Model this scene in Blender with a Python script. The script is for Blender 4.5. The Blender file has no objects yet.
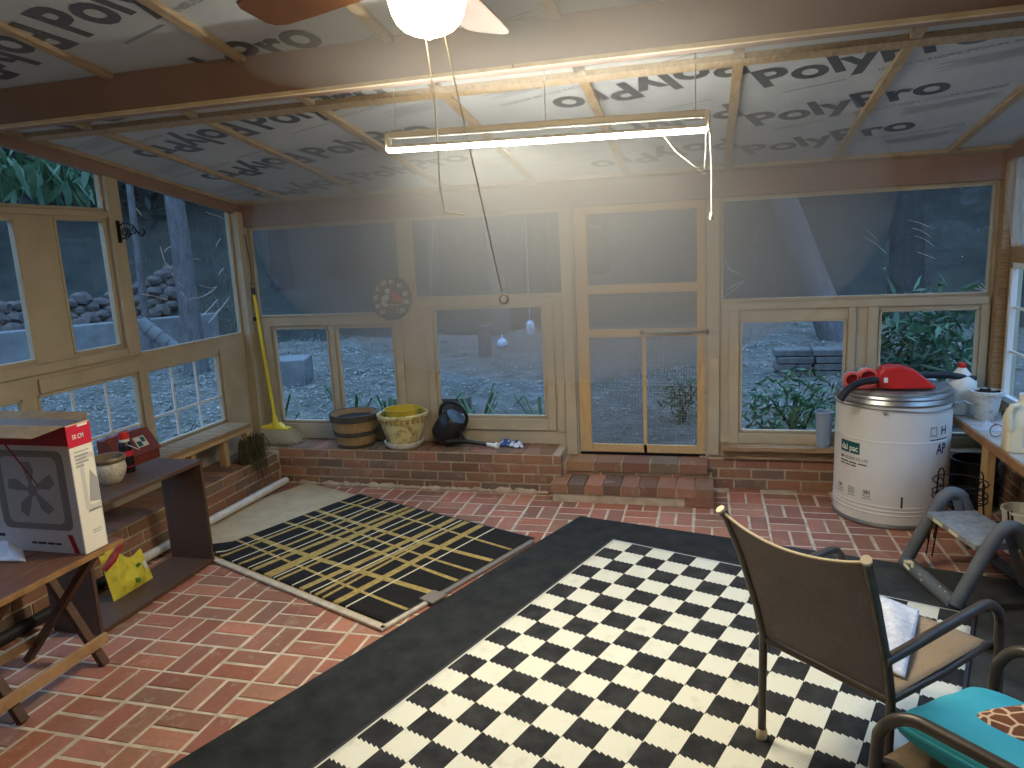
import bpy, bmesh, math, random
from mathutils import Matrix, Vector
random.seed(7)
C = bpy.context.scene
COL = C.collection
PI = math.pi

# ------------------------------------------------------------------ camera
CAM_H = 1.6
FPX = 727.6
RIGHT = Vector((0.965716452, 0.255035357, -0.0484634016))
UP = Vector((-0.000744645, 0.18940613, 0.981898551))
FWD = Vector((-0.259598113, 0.948199496, -0.183102526))
EYE = Vector((0, 0, CAM_H))
def ray(x, y):
    return RIGHT*((x-512)/FPX) + UP*(-(y-384)/FPX) + FWD
def gz(x, y, z=0.0):
    d = ray(x, y); return EYE + d*((z-CAM_H)/d.z)
def gy(x, y, Y):
    d = ray(x, y); return EYE + d*(Y/d.y)
def gx(x, y, X):
    d = ray(x, y); return EYE + d*(X/d.x)
cam = bpy.data.cameras.new('camera'); co = bpy.data.objects.new('camera', cam); COL.objects.link(co)
cam.sensor_width = 36; cam.sensor_fit = 'HORIZONTAL'; cam.lens = FPX/1024*36; cam.clip_start = 0.02; cam.clip_end = 300
M = Matrix.Identity(4)
for i, a in enumerate((RIGHT, UP, -FWD)):
    for j in range(3): M[j][i] = a[j]
M.translation = EYE
co.matrix_world = M
C.camera = co

# ------------------------------------------------------------------ materials
def s2l(v):
    v /= 255.0
    return v/12.92 if v <= 0.04045 else ((v+0.055)/1.055)**2.4
def rgb(r, g, b): return (s2l(r), s2l(g), s2l(b), 1.0)
class NT:
    def __init__(self, name):
        self.m = bpy.data.materials.new(name); self.m.use_nodes = True
        self.t = self.m.node_tree; self.t.nodes.clear()
        self.out = self.n('ShaderNodeOutputMaterial')
    def n(self, kind, **kw):
        nd = self.t.nodes.new(kind)
        for k, v in kw.items(): setattr(nd, k, v)
        return nd
    def l(self, a, b): self.t.links.new(a, b)
    def setv(self, sock, v):
        if hasattr(v, 'is_linked'): self.l(v, sock)
        else: sock.default_value = v
    def math(self, op, a, b=None, c=None):
        nd = self.n('ShaderNodeMath', operation=op)
        self.setv(nd.inputs[0], a)
        if b is not None: self.setv(nd.inputs[1], b)
        if c is not None: self.setv(nd.inputs[2], c)
        return nd.outputs[0]
    def mix(self, fac, a, b):
        nd = self.n('ShaderNodeMix', data_type='RGBA')
        self.setv(nd.inputs[0], fac); self.setv(nd.inputs[6], a); self.setv(nd.inputs[7], b)
        return nd.outputs[2]
    def coord(self, which='Object'): return self.n('ShaderNodeTexCoord').outputs[which]
    def noise(self, scale, detail=4, vec=None, rough=0.6, stretch=None):
        nd = self.n('ShaderNodeTexNoise'); nd.inputs['Scale'].default_value = scale
        nd.inputs['Detail'].default_value = detail; nd.inputs['Roughness'].default_value = rough
        v = vec if vec is not None else self.coord()
        if stretch:
            mp = self.n('ShaderNodeMapping'); mp.inputs['Scale'].default_value = stretch
            self.l(v, mp.inputs[0]); v = mp.outputs[0]
        self.l(v, nd.inputs['Vector'])
        return nd.outputs['Fac']
    def ramp(self, fac, lo, hi):
        nd = self.n('ShaderNodeMapRange'); self.setv(nd.inputs[0], fac)
        nd.inputs[1].default_value = lo; nd.inputs[2].default_value = hi
        return nd.outputs[0]
    def bsdf(self, color, rough=0.6, metal=0.0, bump=None, bump_s=0.3, dist=0.01, spec=0.5, **kw):
        b = self.n('ShaderNodeBsdfPrincipled')
        self.setv(b.inputs['Base Color'], color); self.setv(b.inputs['Roughness'], rough)
        b.inputs['Metallic'].default_value = metal
        b.inputs['Specular IOR Level'].default_value = spec
        if bump is not None:
            bm = self.n('ShaderNodeBump'); bm.inputs['Strength'].default_value = bump_s
            bm.inputs['Distance'].default_value = dist
            self.l(bump, bm.inputs['Height']); self.l(bm.outputs[0], b.inputs['Normal'])
        for k, v in kw.items(): self.setv(b.inputs[k], v)
        return b
    def done(self, shader):
        self.l(shader.outputs[0] if hasattr(shader, 'outputs') else shader, self.out.inputs[0]); return self.m
def plain(name, c, rough=0.6, c2=None, scale=12, metal=0.0, bump=0.15, stretch=None, lo=0.35, hi=0.7, spec=0.4):
    t = NT(name)
    nz = t.noise(scale, 5, stretch=stretch)
    col = rgb(*c) if c2 is None else t.mix(t.ramp(nz, lo, hi), rgb(*c), rgb(*c2))
    return t.done(t.bsdf(col, rough, metal, bump=nz if bump else None, bump_s=bump, dist=0.004, spec=spec))
def attr_mat(name, rough=0.85, nscale=60, amt=0.35, bump=0.4, dark=(60, 50, 45), pale=0.4):
    t = NT(name)
    a = t.n('ShaderNodeVertexColor'); a.layer_name = 'Col'
    nz = t.noise(nscale, 6); big = t.noise(2.2, 4)
    f = t.math('MULTIPLY', t.ramp(nz, 0.45, 0.75), amt)
    c = t.mix(f, a.outputs[0], rgb(*dark))
    c = t.mix(t.math('MULTIPLY', t.ramp(big, 0.45, 0.7), 0.35), c, rgb(*dark))
    c = t.mix(t.math('MULTIPLY', t.ramp(t.noise(9, 6, rough=0.75), 0.56, 0.72), pale), c, rgb(206, 188, 164))
    return t.done(t.bsdf(c, rough, bump=nz, bump_s=bump, dist=0.003, spec=0.3))
def emis(name, c, strength):
    t = NT(name); e = t.n('ShaderNodeEmission'); e.inputs[0].default_value = c; e.inputs[1].default_value = strength
    return t.done(e)

TUBE_E, GLOBE_E, WORLD_E, GLARE_D = 295.0, 40.0, 3.1, 0.58
GLARE_G = 0.6
m = {}
m['paint'] = plain('tan_paint', (188, 174, 148), 0.5, (174, 160, 134), 5, bump=0.08)
m['paint_dark'] = plain('shadow_gap', (92, 78, 58), 0.7, (75, 62, 45), 20)
m['brown'] = plain('red_brown_paint', (150, 122, 106), 0.55, (138, 110, 96), 4, bump=0.06)
m['lumber'] = plain('raw_lumber', (204, 172, 124), 0.6, (184, 148, 100), 9, stretch=(8, 1, 8))
m['lumberv'] = plain('raw_lumber_upright', (204, 172, 124), 0.6, (186, 150, 102), 9, stretch=(10, 10, 0.8))
m['batten'] = plain('batten_wood', (176, 156, 128), 0.6, (152, 130, 102), 9, stretch=(8, 1, 8))
m['edgewood'] = plain('cut_edge_wood', (226, 206, 166), 0.6, (206, 182, 140), 12)
m['oldwood'] = plain('weathered_sill_wood', (176, 146, 108), 0.8, (120, 92, 64), 8, stretch=(1, 12, 12), bump=0.4)
m['foam'] = plain('foil_faced_foam', (188, 194, 200), 0.6, (176, 182, 190), 3, bump=0.05, spec=0.2)
m['print'] = plain('grey_print', (88, 90, 96), 0.45, bump=0)
m['printlight'] = plain('pale_grey_print', (140, 144, 150), 0.45, bump=0)
m['brick'] = attr_mat('floor_brick', amt=.28, dark=(96, 78, 66)); m['wbrick'] = attr_mat('wall_brick', amt=.3, dark=(86, 68, 54))
m['mortar'] = plain('mortar', (214, 198, 174), 0.95, (176, 160, 138), 14, bump=0.5)
m['mortar_dark'] = plain('wall_mortar', (196, 178, 150), 0.95, (160, 142, 116), 12, bump=0.5)
m['black_iron'] = plain('black_iron', (22, 22, 24), 0.45, metal=0.4)
m['chrome'] = plain('closer_steel', (120, 118, 112), 0.35, metal=0.8, bump=0)
m['white_vinyl'] = plain('white_vinyl', (222, 222, 216), 0.45, bump=0)
m['cord'] = plain('white_cord', (235, 232, 220), 0.5, bump=0)
m['yellow'] = plain('yellow_plastic', (232, 200, 40), 0.45, bump=0.03)
m['bristle'] = plain('straw_bristle', (206, 196, 168), 0.8, (160, 148, 118), 30, stretch=(30, 30, 2), bump=0.6)
m['black_pl'] = plain('black_plastic', (34, 36, 36), 0.35, (26, 27, 27), 10, bump=0.05)
m['white_pl'] = plain('white_plastic', (232, 230, 220), 0.4, bump=0.03)
m['blue_pl'] = plain('blue_cloth', (54, 84, 140), 0.8, (36, 60, 110), 30)
m['pvc'] = plain('pvc_white', (226, 222, 212), 0.35, (206, 200, 186), 20, bump=0.03)
m['pipe_dark'] = plain('black_pipe_coupler', (40, 38, 36), 0.5)
m['cream'] = plain('cream_carton', (238, 232, 214), 0.7, bump=0.03)
m['carton'] = plain('grey_printed_carton', (202, 200, 202), 0.6, (188, 186, 188), 3, bump=0.03)
m['red_print'] = plain('crimson_print', (206, 36, 62), 0.55, bump=0)
m['darkred_print'] = plain('dark_red_print', (150, 22, 36), 0.55, bump=0)
m['kraft'] = plain('kraft_board', (176, 146, 104), 0.8, (158, 128, 88), 20)
m['dgrey_print'] = plain('dark_grey_print', (126, 122, 120), 0.6, bump=0)
m['mgrey_print'] = plain('mid_grey_print', (170, 168, 166), 0.6, bump=0)
m['lgrey_print'] = plain('light_grey_print', (212, 208, 198), 0.6, bump=0)
m['text_dark'] = plain('dark_ink', (50, 48, 52), 0.6, bump=0)
m['white_ink'] = plain('white_ink', (240, 238, 232), 0.6, bump=0)
m['teal_ink'] = plain('teal_ink', (16, 84, 84), 0.5, bump=0)
m['navy_ink'] = plain('navy_ink', (26, 38, 84), 0.5, bump=0)
m['darkbrown'] = plain('dark_brown_laminate', (94, 72, 58), 0.5, (80, 60, 48), 8, stretch=(6, 1, 6))
m['plank'] = plain('table_plank', (122, 80, 54), 0.55, (84, 54, 38), 10, stretch=(9, 0.8, 9))
m['plankedge'] = plain('worn_plank_edge', (176, 136, 84), 0.7, (120, 84, 50), 14)
m['legwood'] = plain('dark_leg_wood', (98, 66, 44), 0.6, (66, 42, 28), 10)
m['railwood'] = plain('pale_rail_wood', (178, 142, 102), 0.65, (146, 110, 76), 14)
m['speckle'] = plain('speckled_glaze', (206, 196, 176), 0.4, (120, 108, 92), 120, bump=0.1, lo=0.5, hi=0.72)
m['ochre'] = plain('brown_rim_glaze', (132, 112, 88), 0.4, (110, 90, 66), 40)
m['rust_red'] = plain('oxblood_metal', (132, 58, 40), 0.5, (112, 46, 32), 9, bump=0.05)
m['soil'] = plain('dark_soil', (40, 30, 24), 0.95, (24, 18, 14), 40, bump=0.8)
m['barrel'] = plain('barrel_stave', (168, 140, 98), 0.65, (136, 108, 70), 10, stretch=(10, 10, 1.5))
m['band'] = plain('grey_band', (86, 80, 70), 0.55, (68, 62, 54), 14)
m['oldyellow'] = plain('worn_yellow_glaze', (214, 200, 140), 0.5, (136, 114, 62), 16, lo=0.5, hi=0.68, bump=0.3)
m['saucer'] = plain('chalky_saucer', (216, 210, 194), 0.7, (160, 148, 124), 24, lo=0.55, hi=0.8)
m['drum'] = plain('white_drum_enamel', (228, 224, 216), 0.38, (216, 211, 202), 3, bump=0.03)
m['galv'] = plain('galvanised_steel', (176, 176, 172), 0.32, (140, 140, 138), 6, metal=0.75, bump=0.05)
m['redpl'] = plain('red_plastic', (204, 44, 40), 0.35, bump=0.02)
m['pinkpl'] = plain('pink_red_plastic', (222, 96, 84), 0.35, bump=0.02)
m['hose'] = plain('black_hose', (30, 32, 38), 0.55, (20, 21, 26), 40)
m['bench'] = plain('bench_top_paint', (190, 186, 180), 0.7, (150, 138, 122), 7)
m['benchedge'] = plain('bench_edge_wood', (164, 118, 76), 0.75, (124, 84, 52), 10)
m['whitepot'] = plain('whitewashed_pot', (206, 206, 202), 0.7, (156, 148, 138), 30, lo=0.5, hi=0.7, bump=0.4)
m['jug'] = plain('cream_jug_plastic', (238, 226, 192), 0.4, bump=0.02)
m['grey_stool'] = plain('grey_foam_plastic', (104, 108, 112), 0.55, (88, 92, 96), 8)
m['grey_tread'] = plain('grey_tread', (146, 148, 148), 0.7, (112, 114, 114), 26)
m['peel'] = plain('peeled_cream_paint', (216, 208, 170), 0.8)
m['frame'] = plain('bronze_chair_frame', (92, 84, 76), 0.38, (76, 70, 64), 14, metal=0.35, bump=0.03)
m['cap'] = plain('cream_cap', (222, 204, 168), 0.5, bump=0)
m['towel'] = plain('white_terry', (228, 230, 236), 0.95, (190, 194, 206), 60, bump=0.9)
m['teal'] = plain('teal_canvas', (70, 184, 200), 0.8, (54, 164, 184), 5, bump=0.15)
m['bluepail'] = plain('grey_blue_pail', (142, 158, 178), 0.5, bump=0.02)
m['bagplastic'] = plain('white_film', (226, 228, 236), 0.25, bump=0.05)
m['drygrass'] = plain('dried_leaf', (96, 84, 58), 0.9, (58, 56, 38), 14)
m['concrete'] = plain('pale_concrete', (113, 113, 111), 0.9, (91, 91, 89), 5, bump=0.4)
m['stone'] = plain('wall_stone', (101, 96, 92), 0.9, (70, 67, 65), 8, bump=0.6)
m['rock'] = plain('heap_rock', (96, 86, 80), 0.95, (50, 46, 46), 5, bump=0.8)
m['concrete_in'] = plain('house_wall_paint', (176, 166, 150), 0.7)
m['bark'] = plain('grey_bark', (103, 99, 98), 0.95, (67, 63, 61), 9, stretch=(5, 5, 0.7), bump=0.9)
m['darkbark'] = plain('dark_bark', (56, 55, 51), 0.95, (36, 34, 32), 9, stretch=(5, 5, 0.7), bump=0.9)
m['leaf'] = plain('green_leaf', (60, 92, 56), 0.55, (37, 68, 43), 6, bump=0)
m['darkleaf'] = plain('deep_green_leaf', (34, 50, 38), 0.7, (18, 30, 24), 4, bump=0)
m['strap'] = plain('strap_leaf', (92, 128, 88), 0.5, (60, 96, 66), 5, bump=0)
m['ground'] = plain('leafy_ground', (98, 94, 88), 1.0, (60, 62, 50), 3.2, bump=0.9)
m['litter'] = plain('pale_leaf_litter', (142, 138, 130), 0.95, (96, 88, 78), 3, bump=0)
m['hill'] = plain('wooded_slope', (46, 48, 40), 1.0, (22, 26, 20), 1.5, bump=0.9)
m['bluewhite'] = plain('blue_white_glaze', (206, 210, 214), 0.4, (120, 150, 186), 14)
m['feltpad'] = plain('grey_felt_pad', (206, 186, 150), 0.95, (182, 162, 130), 6, bump=0.3)
m['padedge'] = plain('pale_binding', (214, 202, 180), 0.7, (180, 166, 142), 20)
m['greystrip'] = plain('grey_rubber_strip', (128, 120, 110), 0.6)
m['brick_grey'] = plain('pavers_brown', (104, 92, 84), 0.9, (80, 70, 64), 10)
m['blackmat'] = plain('black_felt', (38, 40, 40), 0.95, (54, 56, 55), 9, bump=0.5, spec=0.2)
m['fadedmat'] = plain('faded_charcoal_felt', (70, 70, 68), 0.95, (44, 46, 46), 7, bump=0.4, spec=0.2)
m['fanbody'] = plain('fan_white', (206, 186, 158), 0.45, bump=0)
m['fanblade'] = plain('fan_blade_wood', (128, 88, 62), 0.5, (112, 76, 52), 6)
m['tube'] = emis('led_tube', (1.0, 0.935, 0.77, 1), TUBE_E)
m['globe'] = emis('lit_glass', (1.0, 0.76, 0.42, 1), GLOBE_E)
# glass
def schlick(t, normal, f0):
    lw = t.n('ShaderNodeLayerWeight'); lw.inputs[0].default_value = 0.5
    if normal is not None: t.l(normal, lw.inputs['Normal'])
    return t.math('MULTIPLY_ADD', t.math('POWER', lw.outputs['Facing'], 5.0), 0.8, f0)
t = NT('window_glass')
gl = t.n('ShaderNodeBsdfGlossy'); gl.inputs['Roughness'].default_value = 0.02
tr = t.n('ShaderNodeBsdfTransparent'); tr.inputs[0].default_value = (0.9, 0.95, 0.95, 1)
fr = schlick(t, None, 0.04)
mx = t.n('ShaderNodeMixShader'); t.l(fr, mx.inputs[0]); t.l(tr.outputs[0], mx.inputs[1]); t.l(gl.outputs[0], mx.inputs[2])
m['glass'] = t.done(mx)
# wrinkled plastic film
t = NT('clear_plastic_film')
nz0 = t.noise(9, 4, rough=0.55)
nz = t.math('ADD', t.math('MULTIPLY', t.math('POWER', t.math('SUBTRACT', 1.0, t.math('ABSOLUTE', t.math('MULTIPLY_ADD', nz0, 4.0, -2.0))), 3.0), 0.5), nz0)
bm_ = t.n('ShaderNodeBump'); bm_.inputs['Strength'].default_value = 0.8; bm_.inputs['Distance'].default_value = 0.02
t.l(nz, bm_.inputs['Height'])
gl = t.n('ShaderNodeBsdfGlossy'); gl.inputs['Roughness'].default_value = 0.08; t.l(bm_.outputs[0], gl.inputs['Normal'])
df = t.n('ShaderNodeBsdfDiffuse'); df.inputs[0].default_value = rgb(170, 176, 176)
tr = t.n('ShaderNodeBsdfTransparent'); tr.inputs[0].default_value = (0.82, 0.86, 0.86, 1)
fr = schlick(t, bm_.outputs[0], 0.05)
m1 = t.n('ShaderNodeMixShader'); m1.inputs[0].default_value = 0.035; t.l(tr.outputs[0], m1.inputs[1]); t.l(df.outputs[0], m1.inputs[2])
m2 = t.n('ShaderNodeMixShader'); t.l(fr, m2.inputs[0]); t.l(m1.outputs[0], m2.inputs[1]); t.l(gl.outputs[0], m2.inputs[2])
m['film'] = t.done(m2)
m['fold_glint'] = plain('film_fold_highlight', (222, 226, 230), 0.25, bump=0)  # pale colour imitates highlights on the folded film
# clear plastic shell / curtain
t = NT('cloudy_plastic')
nz = t.noise(9, 4)
gl = t.bsdf(rgb(214, 216, 226), 0.2, bump=nz, bump_s=0.8, dist=0.03)
tr = t.n('ShaderNodeBsdfTransparent'); tr.inputs[0].default_value = (0.92, 0.94, 0.97, 1)
mx = t.n('ShaderNodeMixShader'); mx.inputs[0].default_value = 0.42; t.l(tr.outputs[0], mx.inputs[1]); t.l(gl.outputs[0], mx.inputs[2])
m['cloudy'] = t.done(mx)
# insect screen: woven wires
t = NT('wire_screen')
sp = t.n('ShaderNodeSeparateXYZ'); t.l(t.coord(), sp.inputs[0])
P_, W_ = 0.0175, 0.0042
fx = t.math('LESS_THAN', t.math('MODULO', t.math('ADD', sp.outputs[0], 50.0), P_), W_)
fz = t.math('LESS_THAN', t.math('MODULO', t.math('ADD', sp.outputs[2], 50.0), P_), W_)
f = t.math('MAXIMUM', fx, fz)
df = t.bsdf(rgb(120, 122, 116), 0.5, 0.2)
tr = t.n('ShaderNodeBsdfTransparent'); tr.inputs[0].default_value = (0.9, 0.9, 0.9, 1)
mx = t.n('ShaderNodeMixShader'); t.l(f, mx.inputs[0]); t.l(tr.outputs[0], mx.inputs[1]); t.l(df.outputs[0], mx.inputs[2])
m['screen'] = t.done(mx)
# checker rug
CELL = 0.1185
t = NT('checker_weave')
sp = t.n('ShaderNodeSeparateXYZ'); t.l(t.coord(), sp.inputs[0])
wob = t.math('MULTIPLY', t.math('SUBTRACT', t.math('FRACT', t.math('MULTIPLY', sp.outputs[0], 42.0)), 0.5), 0.010)
cu = t.math('FLOOR', t.math('DIVIDE', sp.outputs[0], CELL))
cv = t.math('FLOOR', t.math('DIVIDE', t.math('ADD', sp.outputs[1], wob), CELL))
par = t.math('ABSOLUTE', t.math('MODULO', t.math('ADD', cu, cv), 2.0))
nz = t.noise(90, 4); nb = t.noise(14, 5)
white = t.mix(t.math('MULTIPLY', t.ramp(nb, 0.55, 0.8), 0.4), rgb(232, 228, 206), rgb(180, 172, 146))
blk = t.mix(t.ramp(nb, 0.4, 0.8), rgb(44, 44, 44), rgb(70, 70, 68))
edge = t.math('MAXIMUM', t.math('LESS_THAN', sp.outputs[0], 0.008), t.math('GREATER_THAN', sp.outputs[1], -0.008))
col = t.mix(edge, t.mix(par, blk, white), rgb(232, 228, 206))
m['checker'] = t.done(t.bsdf(col, 0.95, bump=nz, bump_s=0.5, dist=0.004, spec=0.2))
# abstract lined rug
t = NT('lined_rug')
sp = t.n('ShaderNodeSeparateXYZ'); t.l(t.coord(), sp.inputs[0])
U, V = sp.outputs[0], sp.outputs[1]
def band(coord, other, c, w, amp, ph, fq=2.2, taper=0.0, k=0.62):
    cen = t.math('MULTIPLY_ADD', t.math('SINE', t.math('MULTIPLY_ADD', other, fq, ph)), amp, c)
    ww = t.math('MULTIPLY_ADD', other, taper, w*k)
    return t.math('LESS_THAN', t.math('ABSOLUTE', t.math('SUBTRACT', coord, cen)), ww)
gold = None
for a in [(U, V, 0.16, 0.020, 0.02, 0.3), (U, V, 0.30, 0.020, -0.03, 0.4, 2.6), (U, V, 0.47, 0.028, 0.02, 1.0), (U, V, 0.56, 0.030, -0.02, 1.5, 2.4, -0.014), (U, V, 0.70, 0.018, 0.03, 0.2, 1.6),
          (U, V, 0.86, 0.032, 0.02, 2.0, 1.9), (U, V, 0.99, 0.020, 0.035, 0.0, 2.4), (U, V, 1.10, 0.034, -0.02, 0.6, 1.7), (U, V, 1.02, 0.016, -0.05, 1.4, 1.4),
          (V, U, -0.17, 0.016, 0.02, 0.5, 2.5), (V, U, -0.34, 0.026, -0.03, 0.2, 1.8), (V, U, -0.47, 0.016, 0.03, 2.0, 2.0), (V, U, -0.60, 0.020, 0.025, 0.6, 2.4), (V, U, -0.80, 0.030, -0.03, 1.0, 2.0), (V, U, -0.93, 0.015, 0.03, 2.4, 1.5)]:
    b = band(*a); gold = b if gold is None else t.math('MAXIMUM', gold, b)
whl = None
for c in (0.10, 0.255, 0.40, 0.63, 0.79, 0.93, 1.19):
    b = band(U, V, c, 0.0085, 0.004, c*9); whl = b if whl is None else t.math('MAXIMUM', whl, b)
nz = t.noise(120, 3)
base = t.mix(t.ramp(nz, 0.4, 0.8), rgb(30, 29, 28), rgb(52, 50, 46))
gcol = t.mix(t.ramp(t.noise(40), 0.35, 0.75), rgb(190, 166, 100), rgb(150, 124, 66))
m['lined'] = t.done(t.bsdf(t.mix(whl, t.mix(gold, base, gcol), rgb(222, 212, 180)), 0.95, bump=nz, bump_s=0.5, dist=0.004, spec=0.2))
# sling fabric (woven)
def sling(name, c1, c2):
    t = NT(name)
    sp = t.n('ShaderNodeSeparateXYZ'); t.l(t.coord(), sp.inputs[0])
    nz = t.noise(160, 2); nb = t.noise(5, 3)
    w = t.math('MULTIPLY', t.math('SINE', t.math('MULTIPLY', sp.outputs[0], 900.0)), t.math('SINE', t.math('MULTIPLY', sp.outputs[1], 900.0)))
    f = t.math('ADD', t.math('MULTIPLY', t.ramp(nz, 0.3, 0.7), 0.6), t.math('MULTIPLY', t.ramp(nb, 0.4, 0.65), 0.3))
    b = t.bsdf(t.mix(f, rgb(*c1), rgb(*c2)), 0.8, bump=w, bump_s=0.3, dist=0.002)
    tl = t.n('ShaderNodeBsdfTranslucent'); tl.inputs[0].default_value = rgb(*c2)
    mx = t.n('ShaderNodeMixShader'); mx.inputs[0].default_value = 0.35; t.l(b.outputs[0], mx.inputs[1]); t.l(tl.outputs[0], mx.inputs[2])
    return t.done(mx)
m['sling'] = sling('brown_sling', (112, 100, 90), (164, 152, 146))
m['seatsling'] = sling('tan_sling', (164, 138, 108), (202, 178, 146))
# giraffe print
t = NT('giraffe_print')
vo = t.n('ShaderNodeTexVoronoi', feature='DISTANCE_TO_EDGE'); vo.inputs['Scale'].default_value = 26; t.l(t.coord(), vo.inputs['Vector'])
nz = t.noise(20)
m['giraffe'] = t.done(t.bsdf(t.mix(t.ramp(vo.outputs[0], 0.05, 0.1), rgb(226, 190, 150), t.mix(nz, rgb(150, 84, 40), rgb(74, 44, 30))), 0.9, bump=nz))
# yellow seed bag with printed blocks
t = NT('yellow_bag')
nz = t.noise(6, 3)
vo = t.n('ShaderNodeTexVoronoi'); vo.inputs['Scale'].default_value = 22; t.l(t.coord(), vo.inputs['Vector'])
m['bag'] = t.done(t.bsdf(t.mix(t.ramp(vo.outputs['Distance'], 0.1, 0.5), rgb(190, 178, 66), rgb(216, 202, 70)), 0.35, bump=nz, bump_s=0.8, dist=0.03))
m['greenink'] = plain('green_ink', (70, 120, 40), 0.5, bump=0)
# blue-white patterned cloth
m['bluecloth'] = plain('blue_white_cloth', (52, 84, 140), 0.9, (224, 226, 228), 26, lo=0.5, hi=0.56)

# ------------------------------------------------------------------ mesh building
def box_rot(axis, ang): return Matrix.Rotation(ang, 3, axis)
def smoothp(pts, n=6):
    pts = [Vector(p) for p in pts]; out = []
    for i in range(len(pts)-1):
        p0, p1, p2, p3 = pts[max(i-1, 0)], pts[i], pts[i+1], pts[min(i+2, len(pts)-1)]
        for k in range(n):
            q = k/n; out.append(.5*((2*p1)+(p2-p0)*q+(2*p0-5*p1+4*p2-p3)*q*q+(3*p1-p0-3*p2+p3)*q**3))
    return out+[pts[-1]]
class MB:
    def __init__(s): s.v = []; s.f = []; s.c = []; s.col = (1, 1, 1, 1)
    def add(s, verts, faces):
        o = len(s.v)
        s.v += [Vector(p) for p in verts]; s.c += [s.col]*len(verts)
        s.f += [tuple(i+o for i in f) for f in faces]; return s
    def b(s, x0, x1, y0, y1, z0, z1):
        return s.add([(x0,y0,z0),(x1,y0,z0),(x1,y1,z0),(x0,y1,z0),(x0,y0,z1),(x1,y0,z1),(x1,y1,z1),(x0,y1,z1)],
                     [(0,3,2,1),(4,5,6,7),(0,1,5,4),(1,2,6,5),(2,3,7,6),(3,0,4,7)])
    def cb(s, c, size, R=None):
        h = [q/2 for q in size]; c = Vector(c)
        vs = [Vector((sx*h[0], sy*h[1], sz*h[2])) for sz in (-1,1) for sx, sy in ((-1,-1),(1,-1),(1,1),(-1,1))]
        if R is not None: vs = [R @ v for v in vs]
        return s.add([v+c for v in vs], [(0,3,2,1),(4,5,6,7),(0,1,5,4),(1,2,6,5),(2,3,7,6),(3,0,4,7)])
    def bar(s, p, q, w, h, up=(0,0,1)):
        p, q, up = Vector(p), Vector(q), Vector(up)
        d = (q-p).normalized(); sd = d.cross(up).normalized(); u = sd.cross(d)
        vs = [e + sd*(a*w/2) + u*(b_*h/2) for e in (p, q) for a, b_ in ((-1,-1),(1,-1),(1,1),(-1,1))]
        return s.add(vs, [(0,3,2,1),(4,5,6,7),(0,1,5,4),(1,2,6,5),(2,3,7,6),(3,0,4,7)])
    def tube(s, pts, r, n=10, closed=False):
        pts = [Vector(p) for p in pts]; N = len(pts)
        rs = r if isinstance(r, (list, tuple)) else [r]*N
        o = []; u = None
        for i, p in enumerate(pts):
            a = pts[(i-1) % N] if (closed or i > 0) else p
            b_ = pts[(i+1) % N] if (closed or i < N-1) else p
            d = (b_-a).normalized()
            if u is None:
                u = d.orthogonal().normalized()
            u = (u - d*u.dot(d)).normalized(); w = d.cross(u)
            o.append([p + (u*math.cos(2*PI*k/n) + w*math.sin(2*PI*k/n))*rs[i] for k in range(n)])
        vs = [v for ring in o for v in ring]; fs = []
        for i in range(N if closed else N-1):
            j = (i+1) % N
            for k in range(n): fs.append((i*n+k, i*n+(k+1) % n, j*n+(k+1) % n, j*n+k))
        if not closed:
            fs.append(tuple(range(n-1, -1, -1))); fs.append(tuple((N-1)*n+k for k in range(n)))
        return s.add(vs, fs)
    def lathe(s, prof, c=(0,0,0), n=32, R=None, a0=0, a1=2*PI):
        c = Vector(c); full = abs(a1-a0-2*PI) < 1e-6; vs = []; fs = []
        cols = n if full else n+1
        for (r, z) in prof:
            for k in range(cols):
                a = a0+(a1-a0)*k/n
                v = Vector((max(r, 1e-4)*math.cos(a), max(r, 1e-4)*math.sin(a), z))
                vs.append((R @ v if R is not None else v)+c)
        for i in range(len(prof)-1):
            for k in range(n):
                k2 = (k+1) % cols
                fs.append((i*cols+k, i*cols+k2, (i+1)*cols+k2, (i+1)*cols+k))
        return s.add(vs, fs)
    def prism(s, poly, ext):
        n = len(poly); P0 = [Vector(p) for p in poly]; P1 = [p+Vector(ext) for p in P0]
        return s.add(P0+P1, [tuple(range(n-1,-1,-1)), tuple(range(n, 2*n))]+[(i, (i+1) % n, n+(i+1) % n, n+i) for i in range(n)])
    def grid(s, nu, nv, fn):
        vs = [fn(i/nu, j/nv) for j in range(nv+1) for i in range(nu+1)]
        return s.add(vs, [(j*(nu+1)+i, j*(nu+1)+i+1, (j+1)*(nu+1)+i+1, (j+1)*(nu+1)+i) for j in range(nv) for i in range(nu)])
    def sphere(s, c, r, n=16, mm=10, sc=(1,1,1)):
        prof = [(math.sin(PI*i/mm)*r, -math.cos(PI*i/mm)*r) for i in range(mm+1)]
        o = len(s.v); s.lathe(prof, (0,0,0), n)
        for i in range(o, len(s.v)):
            v = s.v[i]; s.v[i] = Vector((v.x*sc[0]+c[0], v.y*sc[1]+c[1], v.z*sc[2]+c[2]))
        return s

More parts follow.
